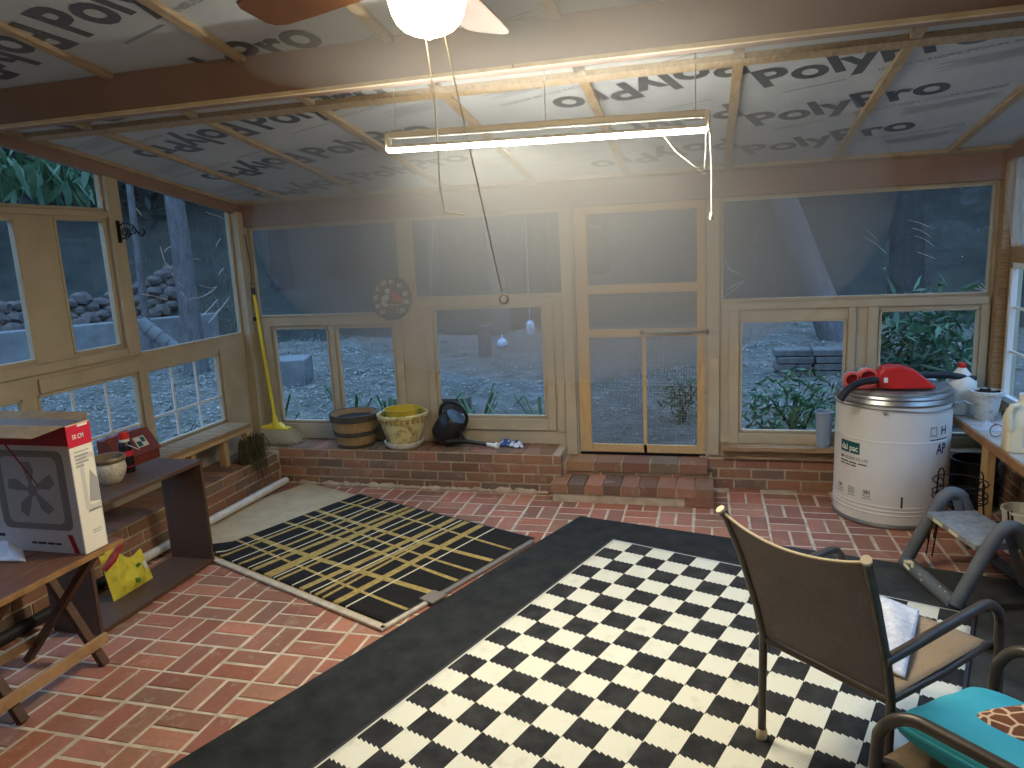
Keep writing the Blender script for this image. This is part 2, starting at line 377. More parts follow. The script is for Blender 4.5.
def setp(o, label=None, cat=None, group=None, kind=None):
    if label: o['label'] = label
    if cat: o['category'] = cat
    if group: o['group'] = group
    if kind: o['kind'] = kind
    return o
XF = {}
def thing(name, label, cat, loc=(0,0,0), rz=0.0, group=None, kind=None):
    o = bpy.data.objects.new(name, None); COL.objects.link(o); o.empty_display_size = 0.05
    o.location = loc; o.rotation_euler = (0, 0, rz)
    XF[o.name] = Matrix.Translation(Vector(loc)) @ Matrix.Rotation(rz, 4, 'Z')
    return setp(o, label, cat, group, kind)
def build(name, mb, mat, parent=None, bevel=0.0, smooth=35, solid=0.0, sub=0, local=False, origin=None, normals=True):
    me = bpy.data.meshes.new(name)
    vs = mb.v
    if parent is not None and not local:
        inv = XF[parent.name].inverted(); vs = [inv @ v for v in vs]
    loc = Vector((0, 0, 0))
    if parent is None:
        if origin is None:
            xs = [v.x for v in vs]; ys = [v.y for v in vs]; zs = [v.z for v in vs]
            loc = Vector(((min(xs)+max(xs))/2, (min(ys)+max(ys))/2, min(zs)))
        else: loc = Vector(origin)
        vs = [v-loc for v in vs]
    me.from_pydata([tuple(v) for v in vs], [], mb.f)
    if any(c != (1,1,1,1) for c in mb.c):
        a = me.color_attributes.new('Col', 'FLOAT_COLOR', 'POINT')
        a.data.foreach_set('color', [q for c in mb.c for q in c])
    if normals:
        bm = bmesh.new(); bm.from_mesh(me); bmesh.ops.recalc_face_normals(bm, faces=bm.faces); bm.to_mesh(me); bm.free()
    if smooth:
        me.polygons.foreach_set('use_smooth', [True]*len(me.polygons)); me.set_sharp_from_angle(angle=math.radians(smooth))
    me.materials.append(mat)
    o = bpy.data.objects.new(name, me); COL.objects.link(o)
    if parent is not None:
        o.parent = parent; XF[o.name] = XF[parent.name]
    else:
        o.location = loc; XF[o.name] = Matrix.Translation(loc)
    if solid:
        md = o.modifiers.new('solid', 'SOLIDIFY'); md.thickness = solid; md.offset = 0
    if bevel:
        md = o.modifiers.new('bevel', 'BEVEL'); md.width = bevel; md.segments = 2; md.limit_method = 'ANGLE'; md.angle_limit = math.radians(40)
    if sub:
        md = o.modifiers.new('sub', 'SUBSURF'); md.levels = sub; md.render_levels = sub
    return o
def solo(name, mb, mat, label, cat, group=None, kind=None, **kw):
    return setp(build(name, mb, mat, **kw), label, cat, group, kind)
def struct(name, mb, mat, label, cat='room', parent=None, **kw):
    return setp(build(name, mb, mat, parent, **kw), label, cat, None, 'structure')
def copy_tree(o, loc, rz):
    def rec(a, par):
        c = a.copy(); COL.objects.link(c); XF[c.name] = Matrix.Identity(4)
        if par is not None: c.parent = par
        for ch in [k for k in bpy.data.objects if k.parent == a]: rec(ch, c)
        return c
    r = rec(o, None); r.location = loc; r.rotation_euler = (0, 0, rz)
    XF[r.name] = Matrix.Translation(Vector(loc)) @ Matrix.Rotation(rz, 4, 'Z'); return r
def text_mesh(s, bold=0.02):
    cu = bpy.data.curves.new('lettering', 'FONT'); cu.body = s; cu.offset = bold; cu.resolution_u = 3
    ob = bpy.data.objects.new('lettering', cu); COL.objects.link(ob)
    dg = bpy.context.evaluated_depsgraph_get(); dg.update()
    me = ob.evaluated_get(dg).to_mesh()
    vs = [Vector(v.co) for v in me.vertices]; fs = [tuple(p.vertices) for p in me.polygons]
    ob.evaluated_get(dg).to_mesh_clear()
    bpy.data.objects.remove(ob); bpy.data.curves.remove(cu)
    x0 = min(v.x for v in vs); x1 = max(v.x for v in vs)
    return [Vector((v.x-x0, v.y, 0)) for v in vs], fs, x1-x0
_tc = {}
def text(mb, s, width, cap, fn, bold=0.02):
    if (s, bold) not in _tc: _tc[(s, bold)] = text_mesh(s, bold)
    vs, fs, w = _tc[(s, bold)]
    mb.add([fn(v.x*width/w, v.y*cap/0.70) for v in vs], fs); return mb

# ------------------------------------------------------------------ the room
XL, XR, YB, YN = -3.30, 1.62, 4.75, -0.9
def zc(y): return 2.0+0.15*(YB-y)
def vcol(base, var):
    k = random.uniform(1-var, 1+var)
    return tuple(min(1, max(0, c*k*random.uniform(0.94, 1.06))) for c in base[:3])+(1,)
BR = [rgb(168, 106, 84), rgb(176, 116, 94), rgb(158, 104, 84), rgb(154, 108, 88), rgb(180, 124, 102), rgb(160, 112, 92)]
# floor: basket-weave bricks
mo = MB(); mo.b(XL-0.1, XR+0.1, YN, YB+0.05, -0.06, -0.0042)
fl = struct('floor', mo, m['mortar'], 'red brick floor laid in a basket weave with pale mortar joints', 'floor')
mb = MB(); U_ = 0.204
i0, i1 = int((XL+2.32)/U_)-2, int((XR+2.32)/U_)+1
j0, j1 = int((YN-2.2)/U_)-1, int((YB-2.2)/U_)+1
for i in range(i0, i1+1):
    for j in range(j0, j1+1):
        x, y = -2.32+i*U_, 2.2+j*U_; g = 0.0068
        for k in (0, 1):
            mb.col = vcol(random.choice(BR), 0.16)
            h = random.uniform(-0.0035, 0.0); jx, jy = random.uniform(-.002,.002), random.uniform(-.002,.002)
            if (i+j) % 2 == 0: x0, x1, y0, y1 = x+g, x+U_-g, y+k*U_/2+g, y+(k+1)*U_/2-g
            else: x0, x1, y0, y1 = x+k*U_/2+g, x+(k+1)*U_/2-g, y+g, y+U_-g
            x0 += jx; x1 += jx; y0 += jy; y1 += jy; e = 0.003
            if x0 < XL-.1 or x1 > XR+.1 or y1 > YB+.05: continue
            mb.add([(x0,y0,-.03),(x1,y0,-.03),(x1,y1,-.03),(x0,y1,-.03),(x0,y0,h-.003),(x1,y0,h-.003),(x1,y1,h-.003),(x0,y1,h-.003),(x0+e,y0+e,h),(x1-e,y0+e,h),(x1-e,y1-e,h),(x0+e,y1-e,h)],
                   [(0,1,5,4),(1,2,6,5),(2,3,7,6),(3,0,4,7),(4,5,9,8),(5,6,10,9),(6,7,11,10),(7,4,8,11),(8,9,10,11)])
build('brick_paving', mb, m['brick'], fl, normals=False, smooth=0)

WBR = [rgb(150, 108, 82), rgb(142, 104, 78), rgb(158, 112, 86), rgb(134, 104, 80), rgb(124, 100, 82)]
def brick_courses(mb, p0, axis, length, nrow, ztop, out, ch=0.0667, L=0.203, depth=0.05):
    # rows of stretchers along 'axis', face towards 'out'; p0 = start at the face
    ax, ou = Vector(axis), Vector(out)
    for r in range(nrow):
        z1 = ztop-r*ch; off = -(L/2 if r % 2 else 0)-random.uniform(0, .01)
        x = off
        while x < length:
            a, b_ = max(x+.006, 0), min(x+L-.006, length)
            if b_-a > 0.02:
                mb.col = vcol(random.choice(WBR), 0.2)
                c = Vector(p0)+ax*((a+b_)/2)-ou*(depth/2-random.uniform(0, .003)); c.z = z1-ch/2
                R = Matrix((ax, ou, Vector((0,0,1)))).transposed()
                mb.cb(c, (b_-a, depth, ch-.0135), R)
            x += L
# brick ledges (back left, left, back right) and step
def ledge(label, name, mortar_boxes, bricks):
    mm = MB()
    for q in mortar_boxes: mm.b(*q)
    o = struct(name, mm, m['mortar_dark'], label, 'brick ledge')
    bb = MB(); bricks(bb); build('brick_facing', bb, m['wbrick'], o, smooth=0); return o
def lb(bb):
    brick_courses(bb, (XL+.3, 4.478, 0), (1,0,0), 2.08, 4, 0.262, (0,-1,0))
    for k in range(22):
        bb.col = vcol(random.choice(WBR), .2); x = -3.02+k*0.0975
        if x < -0.98: bb.b(x, x+.090, 4.487, 4.74, .25, .267)
ledge('low brick ledge under the back windows holding the planters', 'trim_1', [(XL-.1, -0.925, 4.4825, 4.85, 0, 0.262)], lb)
mb = MB(); rnd_ = random.Random(4)
for k in range(46):
    x = -2.95+k*.0425; mb.sphere((x, 4.474, .006), rnd_.uniform(.012, .03), 8, 6, (1.5, .7, rnd_.uniform(.5, 1.1)))
led = [o for o in bpy.data.objects if o.name == 'trim_1'][0]
setp(build('rough_mortar_foot', mb, m['mortar_dark'], led), None, None, None, 'stuff')
def ll(bb):
    brick_courses(bb, (-2.998, 1.0, 0), (0,1,0), 3.46, 4, 0.24, (1,0,0))
    for k in range(35):
        bb.col = vcol(random.choice(WBR), .2); y = 1.02+k*0.0975
        if y < 4.36: bb.b(-3.29, -3.003, y, y+.092, .225, .246)
ledge('low brick ledge along the left wall behind the brown cabinet', 'trim_2', [(XL-.1, -3.0025, YN, 4.49, 0, 0.241)], ll)
def lr(bb):
    brick_courses(bb, (-0.03, 4.718, 0), (1,0,0), 1.66, 3, 0.2, (0,-1,0))
ledge('low brick wall under the right back windows', 'trim_3', [(-0.05, XR+.1, 4.7225, 4.85, 0, 0.205)], lr)
def rr(bb): brick_courses(bb, (XR-.002, 4.7, 0), (0,-1,0), 5.4, 8, 0.535, (-1,0,0))
ledge('brick knee wall under the right window', 'trim_4', [(XR+.0025, XR+.12, YN, 4.72, 0, 0.54)], rr)
def st(bb):
    for k in range(9):
        bb.col = vcol(random.choice(WBR), .25); x = -0.965+k*0.112
        bb.b(x, x+.104, 4.325, 4.56, .06, .118)
    for k in range(5):
        bb.col = vcol(random.choice(WBR), .2); x = -0.90+k*0.182
        bb.b(x, x+.172, 4.555, 4.74, .14, .2)
    for k in range(4):
        bb.col = vcol(random.choice(WBR), .2); x = -0.90+k*0.23
        bb.b(x, x+.22, 4.548, 4.70, .1, .132)
    bb.col = vcol(WBR[0], .1); bb.b(-.135, .04, 4.328, 4.5, .004, .06)
def stepbox():
    return [(-0.955, 0.03, 4.335, 4.72, 0, 0.105), (-0.925, -0.03, 4.565, 4.85, 0, 0.192)]
ledge('worn brick step below the screen door', 'trim_5', stepbox(), st)

def cells(u0, u1, v0, v1, holes):
    us = sorted({u0, u1, *[h[0] for h in holes], *[h[1] for h in holes]}); vs = sorted({v0, v1, *[h[2] for h in holes], *[h[3] for h in holes]})
    us = [u for u in us if u0 <= u <= u1]; vs = [v for v in vs if v0 <= v <= v1]
    out = []
    for b_ in range(len(vs)-1):
        run = None
        for a in range(len(us)-1):
            cu, cv = (us[a]+us[a+1])/2, (vs[b_]+vs[b_+1])/2
            solid = not any(h[0] < cu < h[1] and h[2] < cv < h[3] for h in holes)
            if solid:
                if run is None: run = us[a]
            if (not solid) and run is not None: out.append((run, us[a], vs[b_], vs[b_+1])); run = None
        if run is not None: out.append((run, us[-1], vs[b_], vs[b_+1]))
    return out
T = 0.03
back_up = [(-3.227, -2.065, 1.186, 1.83), (-1.977, -0.894, 1.284, 1.83), (0.079, 1.555, 1.21, 1.83)]
back_lo = [(-3.119, -2.666, 0.392, 1.106), (-2.601, -2.152, 0.392, 1.106), (-1.842, -1.062, 0.449, 1.22), (0.197, 0.811, 0.372, 1.088), (0.989, 1.516, 0.372, 1.135)]
DOOR = (-0.845, -0.008, 0.2, 1.842)
mb = MB()
for a, b_, c, d in cells(XL-.1, XR+.1, 0.2, 2.25, back_up+back_lo+[DOOR]): mb.b(a, b_, YB, YB+T, c, d)
struct('wall_back', mb, m['paint'], 'tan painted wood framing of the back wall around windows and screen door', 'wall')
left = [(1.2, 2.921, 1.151, 1.866), (3.150, 3.486, 1.151, 1.875), (1.2, 3.50, 1.921, 2.42), (3.61, 4.629, 1.08, 2.3), (2.885, 3.565, 0.4955, 0.979), (3.64, 4.327, 0.4955, 0.979), (0.9, 2.8, 0.4955, 0.979)]
mb = MB()
for a, b_, c, d in cells(YN, YB+T, 0.2, 2.75, left): mb.b(XL-T, XL, a, b_, c, d)
struct('wall_left', mb, m['paint'], 'tan painted wood framing of the left window wall', 'wall')
right = [(2.2, 4.63, 0.62, 1.39), (2.2, 4.66, 1.48, 2.02), (0.0, 2.0, 0.62, 1.95)]
mb = MB()
for a, b_, c, d in cells(YN, YB+T, 0.5, 2.75, right): mb.b(XR, XR+T, a, b_, c, d)
struct('wall_right', mb, m['oldwood'], 'bare wood framing of the right window wall', 'wall')
mb = MB(); mb.b(XL-.1, XR+.1, YN-.1, YN, 0, 2.9)
struct('wall_near', mb, m['concrete_in'], 'plain house wall behind the viewer', 'wall')

def frame_boxes(mb, plane, rect, w, d, lip=0.0):
    u0, u1, v0, v1 = rect
    def bx(a, b_, c, e):
        if plane == 'B': mb.b(a, b_, YB-lip, YB+d, c, e)
        elif plane == 'L': mb.b(XL-d, XL+lip, a, b_, c, e)
        else: mb.b(XR-lip, XR+d, a, b_, c, e)
    bx(u0-.001, u0+w, v0, v1); bx(u1-w, u1+.001, v0, v1); bx(u0, u1, v0-.001, v0+w); bx(u0, u1, v1-w, v1+.001)
def film_fn(plane, rect, off, amp, seed):
    u0, u1, v0, v1 = rect
    rnd = random.Random(seed); fr = [(rnd.uniform(3, 22), rnd.uniform(-16, 16), rnd.uniform(0, 6)) for _ in range(6)]
    def fn(s, t_):
        u, v = u0+(u1-u0)*s, v0+(v1-v0)*t_
        ed = min(1, 5*min(s, 1-s, t_, 1-t_)+.15)
        h = amp*ed*sum(math.sin(a*u+b_*v+c) for a, b_, c in fr)/3
        if plane == 'B': return (u, YB+off+h, v)
        if plane == 'L': return (XL-off+h, u, v)
        return (XR+off+h, u, v)
    return fn
wn = 0
def window(plane, rect, label, film=False, grid=None, fw=0.014, mat='paint', seed=0, glass=True):
    global wn; wn += 1
    mb = MB(); frame_boxes(mb, plane, rect, fw, 0.025, 0.006)
    o = struct('window_%d' % wn, mb, m[mat], label, 'window', bevel=0.002)
    u0, u1, v0, v1 = rect
    if glass:
        g = MB()
        if plane == 'B': g.add([(u0, YB+.016, v0), (u1, YB+.016, v0), (u1, YB+.016, v1), (u0, YB+.016, v1)], [(0,1,2,3)])
        elif plane == 'L': g.add([(XL-.020, u0, v0), (XL-.020, u1, v0), (XL-.020, u1, v1), (XL-.020, u0, v1)], [(0,1,2,3)])
        else: g.add([(XR+.020, u0, v0), (XR+.020, u1, v0), (XR+.020, u1, v1), (XR+.020, u0, v1)], [(0,1,2,3)])
        build('pane', g, m['glass'], o, smooth=0)
    if film:
        f = MB(); f.grid(60, 40, film_fn(plane, (u0+.004, u1-.004, v0+.004, v1-.004), 0.010, 0.004, seed))
        build('plastic_film', f, m['film'], o, smooth=180, normals=False)
    if grid:
        gm = MB()
        for u in grid[0]:
            if plane == 'L': gm.b(XL-.018, XL-.009, u-.007, u+.007, v0, v1)
            else: gm.b(XR+.009, XR+.018, u-.007, u+.007, v0, v1)
        for v in grid[1]:
            if plane == 'L': gm.b(XL-.0185, XL-.0095, u0, u1, v-.007, v+.007)
            else: gm.b(XR+.0095, XR+.0185, u0, u1, v-.007, v+.007)
        build('muntins', gm, m['white_vinyl'], o, smooth=0)
    return o
window('B', back_up[0], 'upper back window in the left corner covered with plastic film', True, seed=1, glass=False)
window('B', back_up[1], 'upper back window left of the screen door covered with plastic film', True, seed=2, glass=False)
window('B', back_up[2], 'upper back window right of the screen door covered with wrinkled plastic film', True, seed=3, glass=False)
for r, lb_ in zip(back_lo, ('lower back pane by the broom', 'lower back pane behind the barrel planter', 'lower back pane behind the watering can', 'lower back pane right of the screen door', 'lower back pane behind the red plastic nozzle')):
    window('B', r, lb_)
window('L', left[0], 'left wall window at the photo edge'); window('L', left[1], 'narrow left wall window beside the wide tan post')
window('L', left[2], 'left transom window with hanging leaves outside'); window('L', left[3], 'big left wall window covered with crinkled plastic film', True, seed=5, glass=False)
window('L', left[4], 'low left window with white grid behind the fan carton', grid=((3.105, 3.335), (0.669,)))
window('L', left[5], 'low left window with white grid nearest the corner', grid=((3.868, 4.094), (0.676,)))
window('L', left[6], 'low left window nearest the viewer')
window('R', right[0], 'right wall window with white grid above the bench', grid=((4.05, 3.4, 2.8), (0.9, 1.145)), mat='white_vinyl', fw=0.03)
window('R', right[1], 'upper right wall window'); window('R', right[2], 'right wall window nearest the viewer')
# pale tubes along the film folds, coloured to stand in for their glints
def fold_glints(win, plane, lines, r=.0012):
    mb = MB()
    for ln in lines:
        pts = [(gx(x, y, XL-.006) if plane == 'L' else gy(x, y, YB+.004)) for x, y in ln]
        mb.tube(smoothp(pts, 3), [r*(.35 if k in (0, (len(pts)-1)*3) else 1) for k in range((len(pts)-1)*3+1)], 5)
    build('film_fold_glints', mb, m['fold_glint'], win, smooth=60)
W_ = {o.name: o for o in bpy.data.objects if o.name.startswith('window_')}
fold_glints(W_['window_12'], 'L', [[(202, 316), (210, 308), (218, 299)], [(208, 323), (219, 311), (230, 296)], [(214, 314), (221, 308), (227, 301)], [(189, 299), (204, 296), (217, 287)], [(199, 285), (212, 288), (217, 286)],
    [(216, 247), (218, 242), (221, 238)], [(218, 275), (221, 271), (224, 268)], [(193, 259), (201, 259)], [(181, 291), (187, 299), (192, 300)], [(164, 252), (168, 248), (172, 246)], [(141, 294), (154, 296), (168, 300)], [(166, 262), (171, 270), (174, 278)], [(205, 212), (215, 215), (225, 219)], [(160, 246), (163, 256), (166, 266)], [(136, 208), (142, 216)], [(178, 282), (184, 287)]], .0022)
fold_glints(W_['window_3'], 'B', [[(722.5, 297.5), (734, 290), (744, 281)], [(727, 289.5), (736, 284), (744, 280.5)], [(724, 257), (731, 270), (743, 275)], [(725, 268), (736, 272)], [(755, 238), (757, 242)], [(978, 285), (983, 289), (988, 291)], [(974, 288), (982, 290), (988, 291.5)], [(981, 283), (985, 287), (988, 290)]], .0016)
fold_glints(W_['window_3'], 'B', [[(862, 236), (875, 243), (887, 254)], [(908, 220), (920, 223), (934, 229)], [(915, 236), (924, 239), (934, 246)], [(917, 252), (926, 255), (936, 259)], [(865, 229), (872, 234), (878, 241)], [(912, 228), (922, 231), (932, 238)], [(750, 250), (758, 262)]], .0011)
fold_glints(W_['window_2'], 'B', [[(433, 222), (432, 250), (431, 298)], [(457.5, 232), (457.7, 246)], [(510, 220), (509, 240)]], .0013)

# applied trim boards
def trimset(n, label, boxes, mat='paint', bevel=0.003):
    mb = MB()
    for q in boxes: mb.b(*q)
    return struct('trim_%d' % n, mb, m[mat], label, 'trim', bevel=bevel)
trimset(6, 'tan window casing boards on the back wall left of the door', [
    (-3.20, -2.07, YB-.018, YB, 1.118, 1.178), (-3.19, -3.128, YB-.018, YB, .30, 1.118), (-2.143, -2.085, YB-.018, YB, .30, 1.118), (-2.655, -2.612, YB-.012, YB, .38, 1.116),
    (-1.90, -0.90, YB-.018, YB, 1.232, 1.272), (-1.05, -0.995, YB-.018, YB, .36, 1.232), (-1.905, -1.852, YB-.018, YB, .36, 1.232), (-1.85, -1.05, YB-.018, YB, .36, .438),
    (-2.052, -1.99, YB-.014, YB, 1.19, 1.84), (-3.13, -2.14, YB-.016, YB, .27, .382), (-.985, -.93, YB-.012, YB, .35, 1.25)])
trimset(7, 'pale door post boards either side of the screen door', [(-0.925, -0.852, YB-.035, YB, .2, 1.85), (0.003, 0.072, YB-.03, YB, .22, 1.85)])
trimset(8, 'window casing boards on the back wall right of the door', [
    (0.08, 1.56, YB-.02, YB, 1.155, 1.2), (0.13, 0.19, YB-.02, YB, .30, 1.155), (0.818, 0.86, YB-.02, YB, .30, 1.155), (0.925, 0.982, YB-.018, YB, .30, 1.155), (1.523, 1.565, YB-.018, YB, .30, 1.155), (0.19, 1.53, YB-.02, YB, .30, .364)])
trimset(9, 'weathered sill board above the brick on the right of the door', [(0.09, 1.57, YB-.115, YB, .272, .302), (0.10, 1.57, YB-.06, YB-.0, .205, .2715)], 'oldwood')
trimset(10, 'left wall rail boards below the tall windows', [(XL, XL+.02, 1.2, 3.60, 1.885, 1.915), (XL, XL+.016, 2.90, 3.60, .985, 1.06), (XL, XL+.022, 1.2, 3.60, 1.085, 1.135), (XL, XL+.018, 3.573, 3.632, .48, 1.0), (XL, XL+.016, 4.335, 4.38, .48, 1.0)])
trimset(11, 'left wall post with the iron scroll bracket', [(XL, XL+.03, 3.505, 3.60, 1.1, 2.13)])
trimset(12, 'corner post between the left and back walls', [(XL, XL+.06, 4.64, 4.75, .25, 1.95)])
trimset(13, 'corner post between the back and right walls', [(1.575, XR, 4.67, 4.75, .2, 1.95)], 'oldwood')
# header at the top of the back wall
trimset(14, 'red-brown header board above the back windows', [(XL, XR, YB-.045, YB, 1.842, 2.0)], 'brown')
mb = MB(); mb.prism([(XL, 1.0, zc(1.0)), (XL, YB-.04, zc(YB-.04)), (XL, YB-.04, zc(YB-.04)-.075), (XL, 1.0, zc(1.0)-.075)], (.04, 0, 0))
struct('trim_15', mb, m['brown'], 'sloping brown plate along the top of the left wall', 'trim')
mb = MB(); mb.prism([(XR, -.5, zc(-.5)), (XR, YB-.04, zc(YB-.04)), (XR, YB-.04, zc(YB-.04)-.075), (XR, -.5, zc(-.5)-.075)], (-.04, 0, 0))
struct('trim_16', mb, m['brown'], 'sloping brown plate along the top of the right wall', 'trim')

# ceiling with printed foam boards
mb = MB(); mb.add([(XL-.15, YN-.1, zc(YN-.1)), (XR+.15, YN-.1, zc(YN-.1)), (XR+.15, YB+.3, zc(YB+.3)), (XL-.15, YB+.3, zc(YB+.3)),
                   (XL-.15, YN-.1, zc(YN-.1)+.12), (XR+.15, YN-.1, zc(YN-.1)+.12), (XR+.15, YB+.3, zc(YB+.3)+.12), (XL-.15, YB+.3, zc(YB+.3)+.12)],
                  [(0,3,2,1),(4,5,6,7),(0,1,5,4),(1,2,6,5),(2,3,7,6),(3,0,4,7)])
ceil = struct('ceiling', mb, m['foam'], 'sloping ceiling of printed grey foam insulation boards', 'ceiling', smooth=0)
R20 = math.radians(19.5)
def ceil_fn(px_, py_, ang, flip):
    r = Vector((math.cos(ang), -math.sin(ang))); u = Vector((-math.sin(ang), -math.cos(ang)))
    if flip: r, u = -r, -u
    def fn(x, y):
        q = Vector((px_, py_))+r*x+u*y
        return (q.x, q.y, zc(q.y)-0.0012)
    return fn
big = MB(); small = MB()
boards = [(-3.39, True, 3.22, 0.03), (-2.21, False, 3.27, 0.16), (-1.03, True, 3.10, -0.05), (0.11, False, 3.37, 0.115), (1.27, True, 3.9, 0.0)]
for bx_, flip, y0, dx in boards:
    for k in range(-6, 4):
        y = y0+0.53*k
        if bx_ > 1.2 and k > 1: continue
        if flip: ox, oy = bx_+1.18+dx, y-.1
        else: ox, oy = bx_+dx, y
        if not (-0.4 < oy < 4.70): continue
        if flip and bx_ < -3: W = 0.86
        else: W = 0.82
        def ok(fn, w):
            e = fn(w, 0); return XL-.1 < e[0] < XR+.1 and e[1] < 4.72
        fn = ceil_fn(ox, oy, R20, flip)
        if not ok(fn, W) and bx_ > 1.2: W = 0.82
        text(big, 'PolyPro', W, 0.195, fn, 0.03)
        f2 = ceil_fn(ox, oy, R20, flip)
        text(small, 'INSULATION FOAM BOARD', 0.60, 0.026, lambda x, y, f=f2: f(x+0.42, y-0.085), 0.015)
        for q, (a, b_, h) in enumerate([(0.05, 0.30, .010), (0.62, 0.98, .006), (0.66, 1.0, .006), (0.6, 0.95, .006), (0.64, 1.02, .006), (0.6, 0.9, .006)]):
            yy = -0.10 if q == 0 else -0.13-q*0.02
            fn_ = f2
            pts = [fn_(a, yy), fn_(b_, yy), fn_(b_, yy-h), fn_(a, yy-h)]
            if all(XL < p[0] < XR and p[1] < 4.70 for p in pts): small.add(pts, [(0,1,2,3)])
def clip_text(mb):
    # keep only faces inside the room
    keep = [f for f in mb.f if all(XL+.02 < mb.v[i].x < XR-.02 and mb.v[i].y < YB-.05 for i in f)]
    mb.f = keep
clip_text(big); clip_text(small)
def prune(mb):
    used = sorted({i for f in mb.f for i in f}); ix = {a: b_ for b_, a in enumerate(used)}
    mb.v = [mb.v[i] for i in used]; mb.c = [mb.c[i] for i in used]; mb.f = [tuple(ix[i] for i in f) for f in mb.f]
prune(big); prune(small)
build('board_lettering', big, m['print'], ceil, smooth=0, normals=False)
build('small_print', small, m['printlight'], ceil, smooth=0, normals=False)
tn = 17
for k in range(-6, 3):
    x = 0.11+0.587*k
    if x < XL+.02: x = -3.385+.0 if False else x
    if x < XL: continue
    w = 0.038
    mb = MB(); y0, y1 = YN+.02, YB-.045
    mb.prism([(x-w/2, y0, zc(y0)-.0005), (x-w/2, y1, zc(y1)-.0005), (x-w/2, y1, zc(y1)-.019), (x-w/2, y0, zc(y0)-.019)], (w, 0, 0))
    struct('trim_%d' % tn, mb, m['batten'], 'wood batten running up the ceiling boards', 'trim')['group'] = 'battens running up the ceiling'; tn += 1
for x in (-3.24,):
    mb = MB(); mb.prism([(x-.02, 0, zc(0)-.0005), (x-.02, YB-.05, zc(YB-.05)-.0005), (x-.02, YB-.05, zc(YB-.05)-.02), (x-.02, 0, zc(0)-.02)], (.04, 0, 0))
    struct('trim_%d' % tn, mb, m['batten'], 'wood batten along the left edge of the ceiling', 'trim'); tn += 1
mb = MB(); mb.prism([(XL, 2.98, zc(2.98)-.001), (XL, 3.05, zc(3.05)-.001), (XL, 3.05, zc(3.05)-.022), (XL, 2.98, zc(2.98)-.022)], (XR-XL, 0, 0))
struct('trim_%d' % tn, mb, m['batten'], 'long wood batten across the ceiling behind the beam', 'trim'); tn += 1
mb = MB(); mb.prism([(XL, 2.5, zc(2.5)-.001), (XL, 2.59, zc(2.59)-.001), (XL, 2.59, 2.192), (XL, 2.5, 2.192)], (XR-XL, 0, 0))
beam = struct('ceiling_beam', mb, m['brown'], 'deep red-brown beam crossing the ceiling', 'beam')
mb = MB(); mb.b(XL+.001, -0.63, 2.494, 2.512, 2.186, 2.199); mb.b(-0.622, XR-.001, 2.493, 2.512, 2.186, 2.200)
build('pale_lower_edge', mb, m['edgewood'], beam)['label'] = 'pale raw wood strip along the beam bottom'
mb = MB(); mb.prism([(XL, 4.62, zc(4.62)-.001), (XL, 4.70, zc(4.70)-.001), (XL, 4.70, zc(4.70)-.02), (XL, 4.62, zc(4.62)-.02)], (XR-XL, 0, 0))
struct('trim_%d' % tn, mb, m['batten'], 'wood batten where the ceiling meets the header', 'trim'); tn += 1

# screen door
dr = thing('door_1', 'unpainted wood screen door with three wire mesh panels', 'door', (-0.41, YB, .21), 0, None, 'structure')
Y0, Y1 = YB+.004, YB+.032
x0, x1 = -0.838, -0.012
mb = MB(); mb.b(x0, -0.757, Y0, Y1, .214, 1.838); mb.b(-0.066, x1, Y0, Y1, .214, 1.838)
build('stile', mb, m['lumberv'], dr, bevel=.003)
for (za, zb) in ((1.28, 1.337), (0.994, 1.046), (0.214, 0.268), (1.79, 1.838)):
    mb = MB(); mb.b(-0.757, -0.066, Y0+.002, Y1-.002, za, zb); build('rail', mb, m['lumber'], dr, bevel=.002)
mb = MB(); mb.b(-0.412, -0.388, Y0+.002, Y1-.004, .214, .996); build('centre_bar', mb, m['lumberv'], dr, bevel=.002)
for (za, zb) in ((1.044, 1.282), (0.266, 0.996)):
    mb = MB(); mb.add([(-.76, Y1-.008, za), (-.062, Y1-.008, za), (-.062, Y1-.008, zb), (-.76, Y1-.008, zb)], [(0,1,2,3)])
    build('mesh_panel', mb, m['screen'], dr, smooth=0)
f = MB(); f.grid(40, 30, film_fn('B', (-.76, -.063, 1.33, 1.795), 0.016, 0.004, 9)); build('plastic_film', f, m['film'], dr, smooth=180, normals=False)
fold_glints(dr, 'B', [[(589, 224), (591, 226), (593, 228)], [(594, 226.5), (604, 226)], [(610, 228), (614, 229)], [(625, 227), (628, 221)], [(649, 220), (651, 226), (655, 228)], [(654, 222), (657, 225)], [(662, 232), (666, 231)], [(694, 219), (693, 224)]], .0017)
mb = MB(); zz = 1.026
mb.tube([(-.34, Y0-.03, zz), (-.10, Y0-.03, zz)], .013, 12); build('door_closer', mb, m['chrome'], dr)
cl = [o for o in bpy.data.objects if o.name.startswith('door_closer')][0]
mb = MB(); mb.tube([(-.405, Y0-.03, zz), (-.33, Y0-.03, zz)], .004, 8); mb.tube([(-.11, Y0-.03, zz), (-.005, Y0-.03, zz)], .005, 8)
mb.b(-.42, -.40, Y0-.036, Y0, zz-.012, zz+.012); mb.b(-.012, .008, Y0-.04, Y0-.015, zz-.014, zz+.014); build('closer_rod', mb, m['black_iron'], cl)
mb = MB(); mb.b(x0, x1, Y0-.004, YB+.06, .196, .212); build('threshold', mb, m['black_iron'], dr)

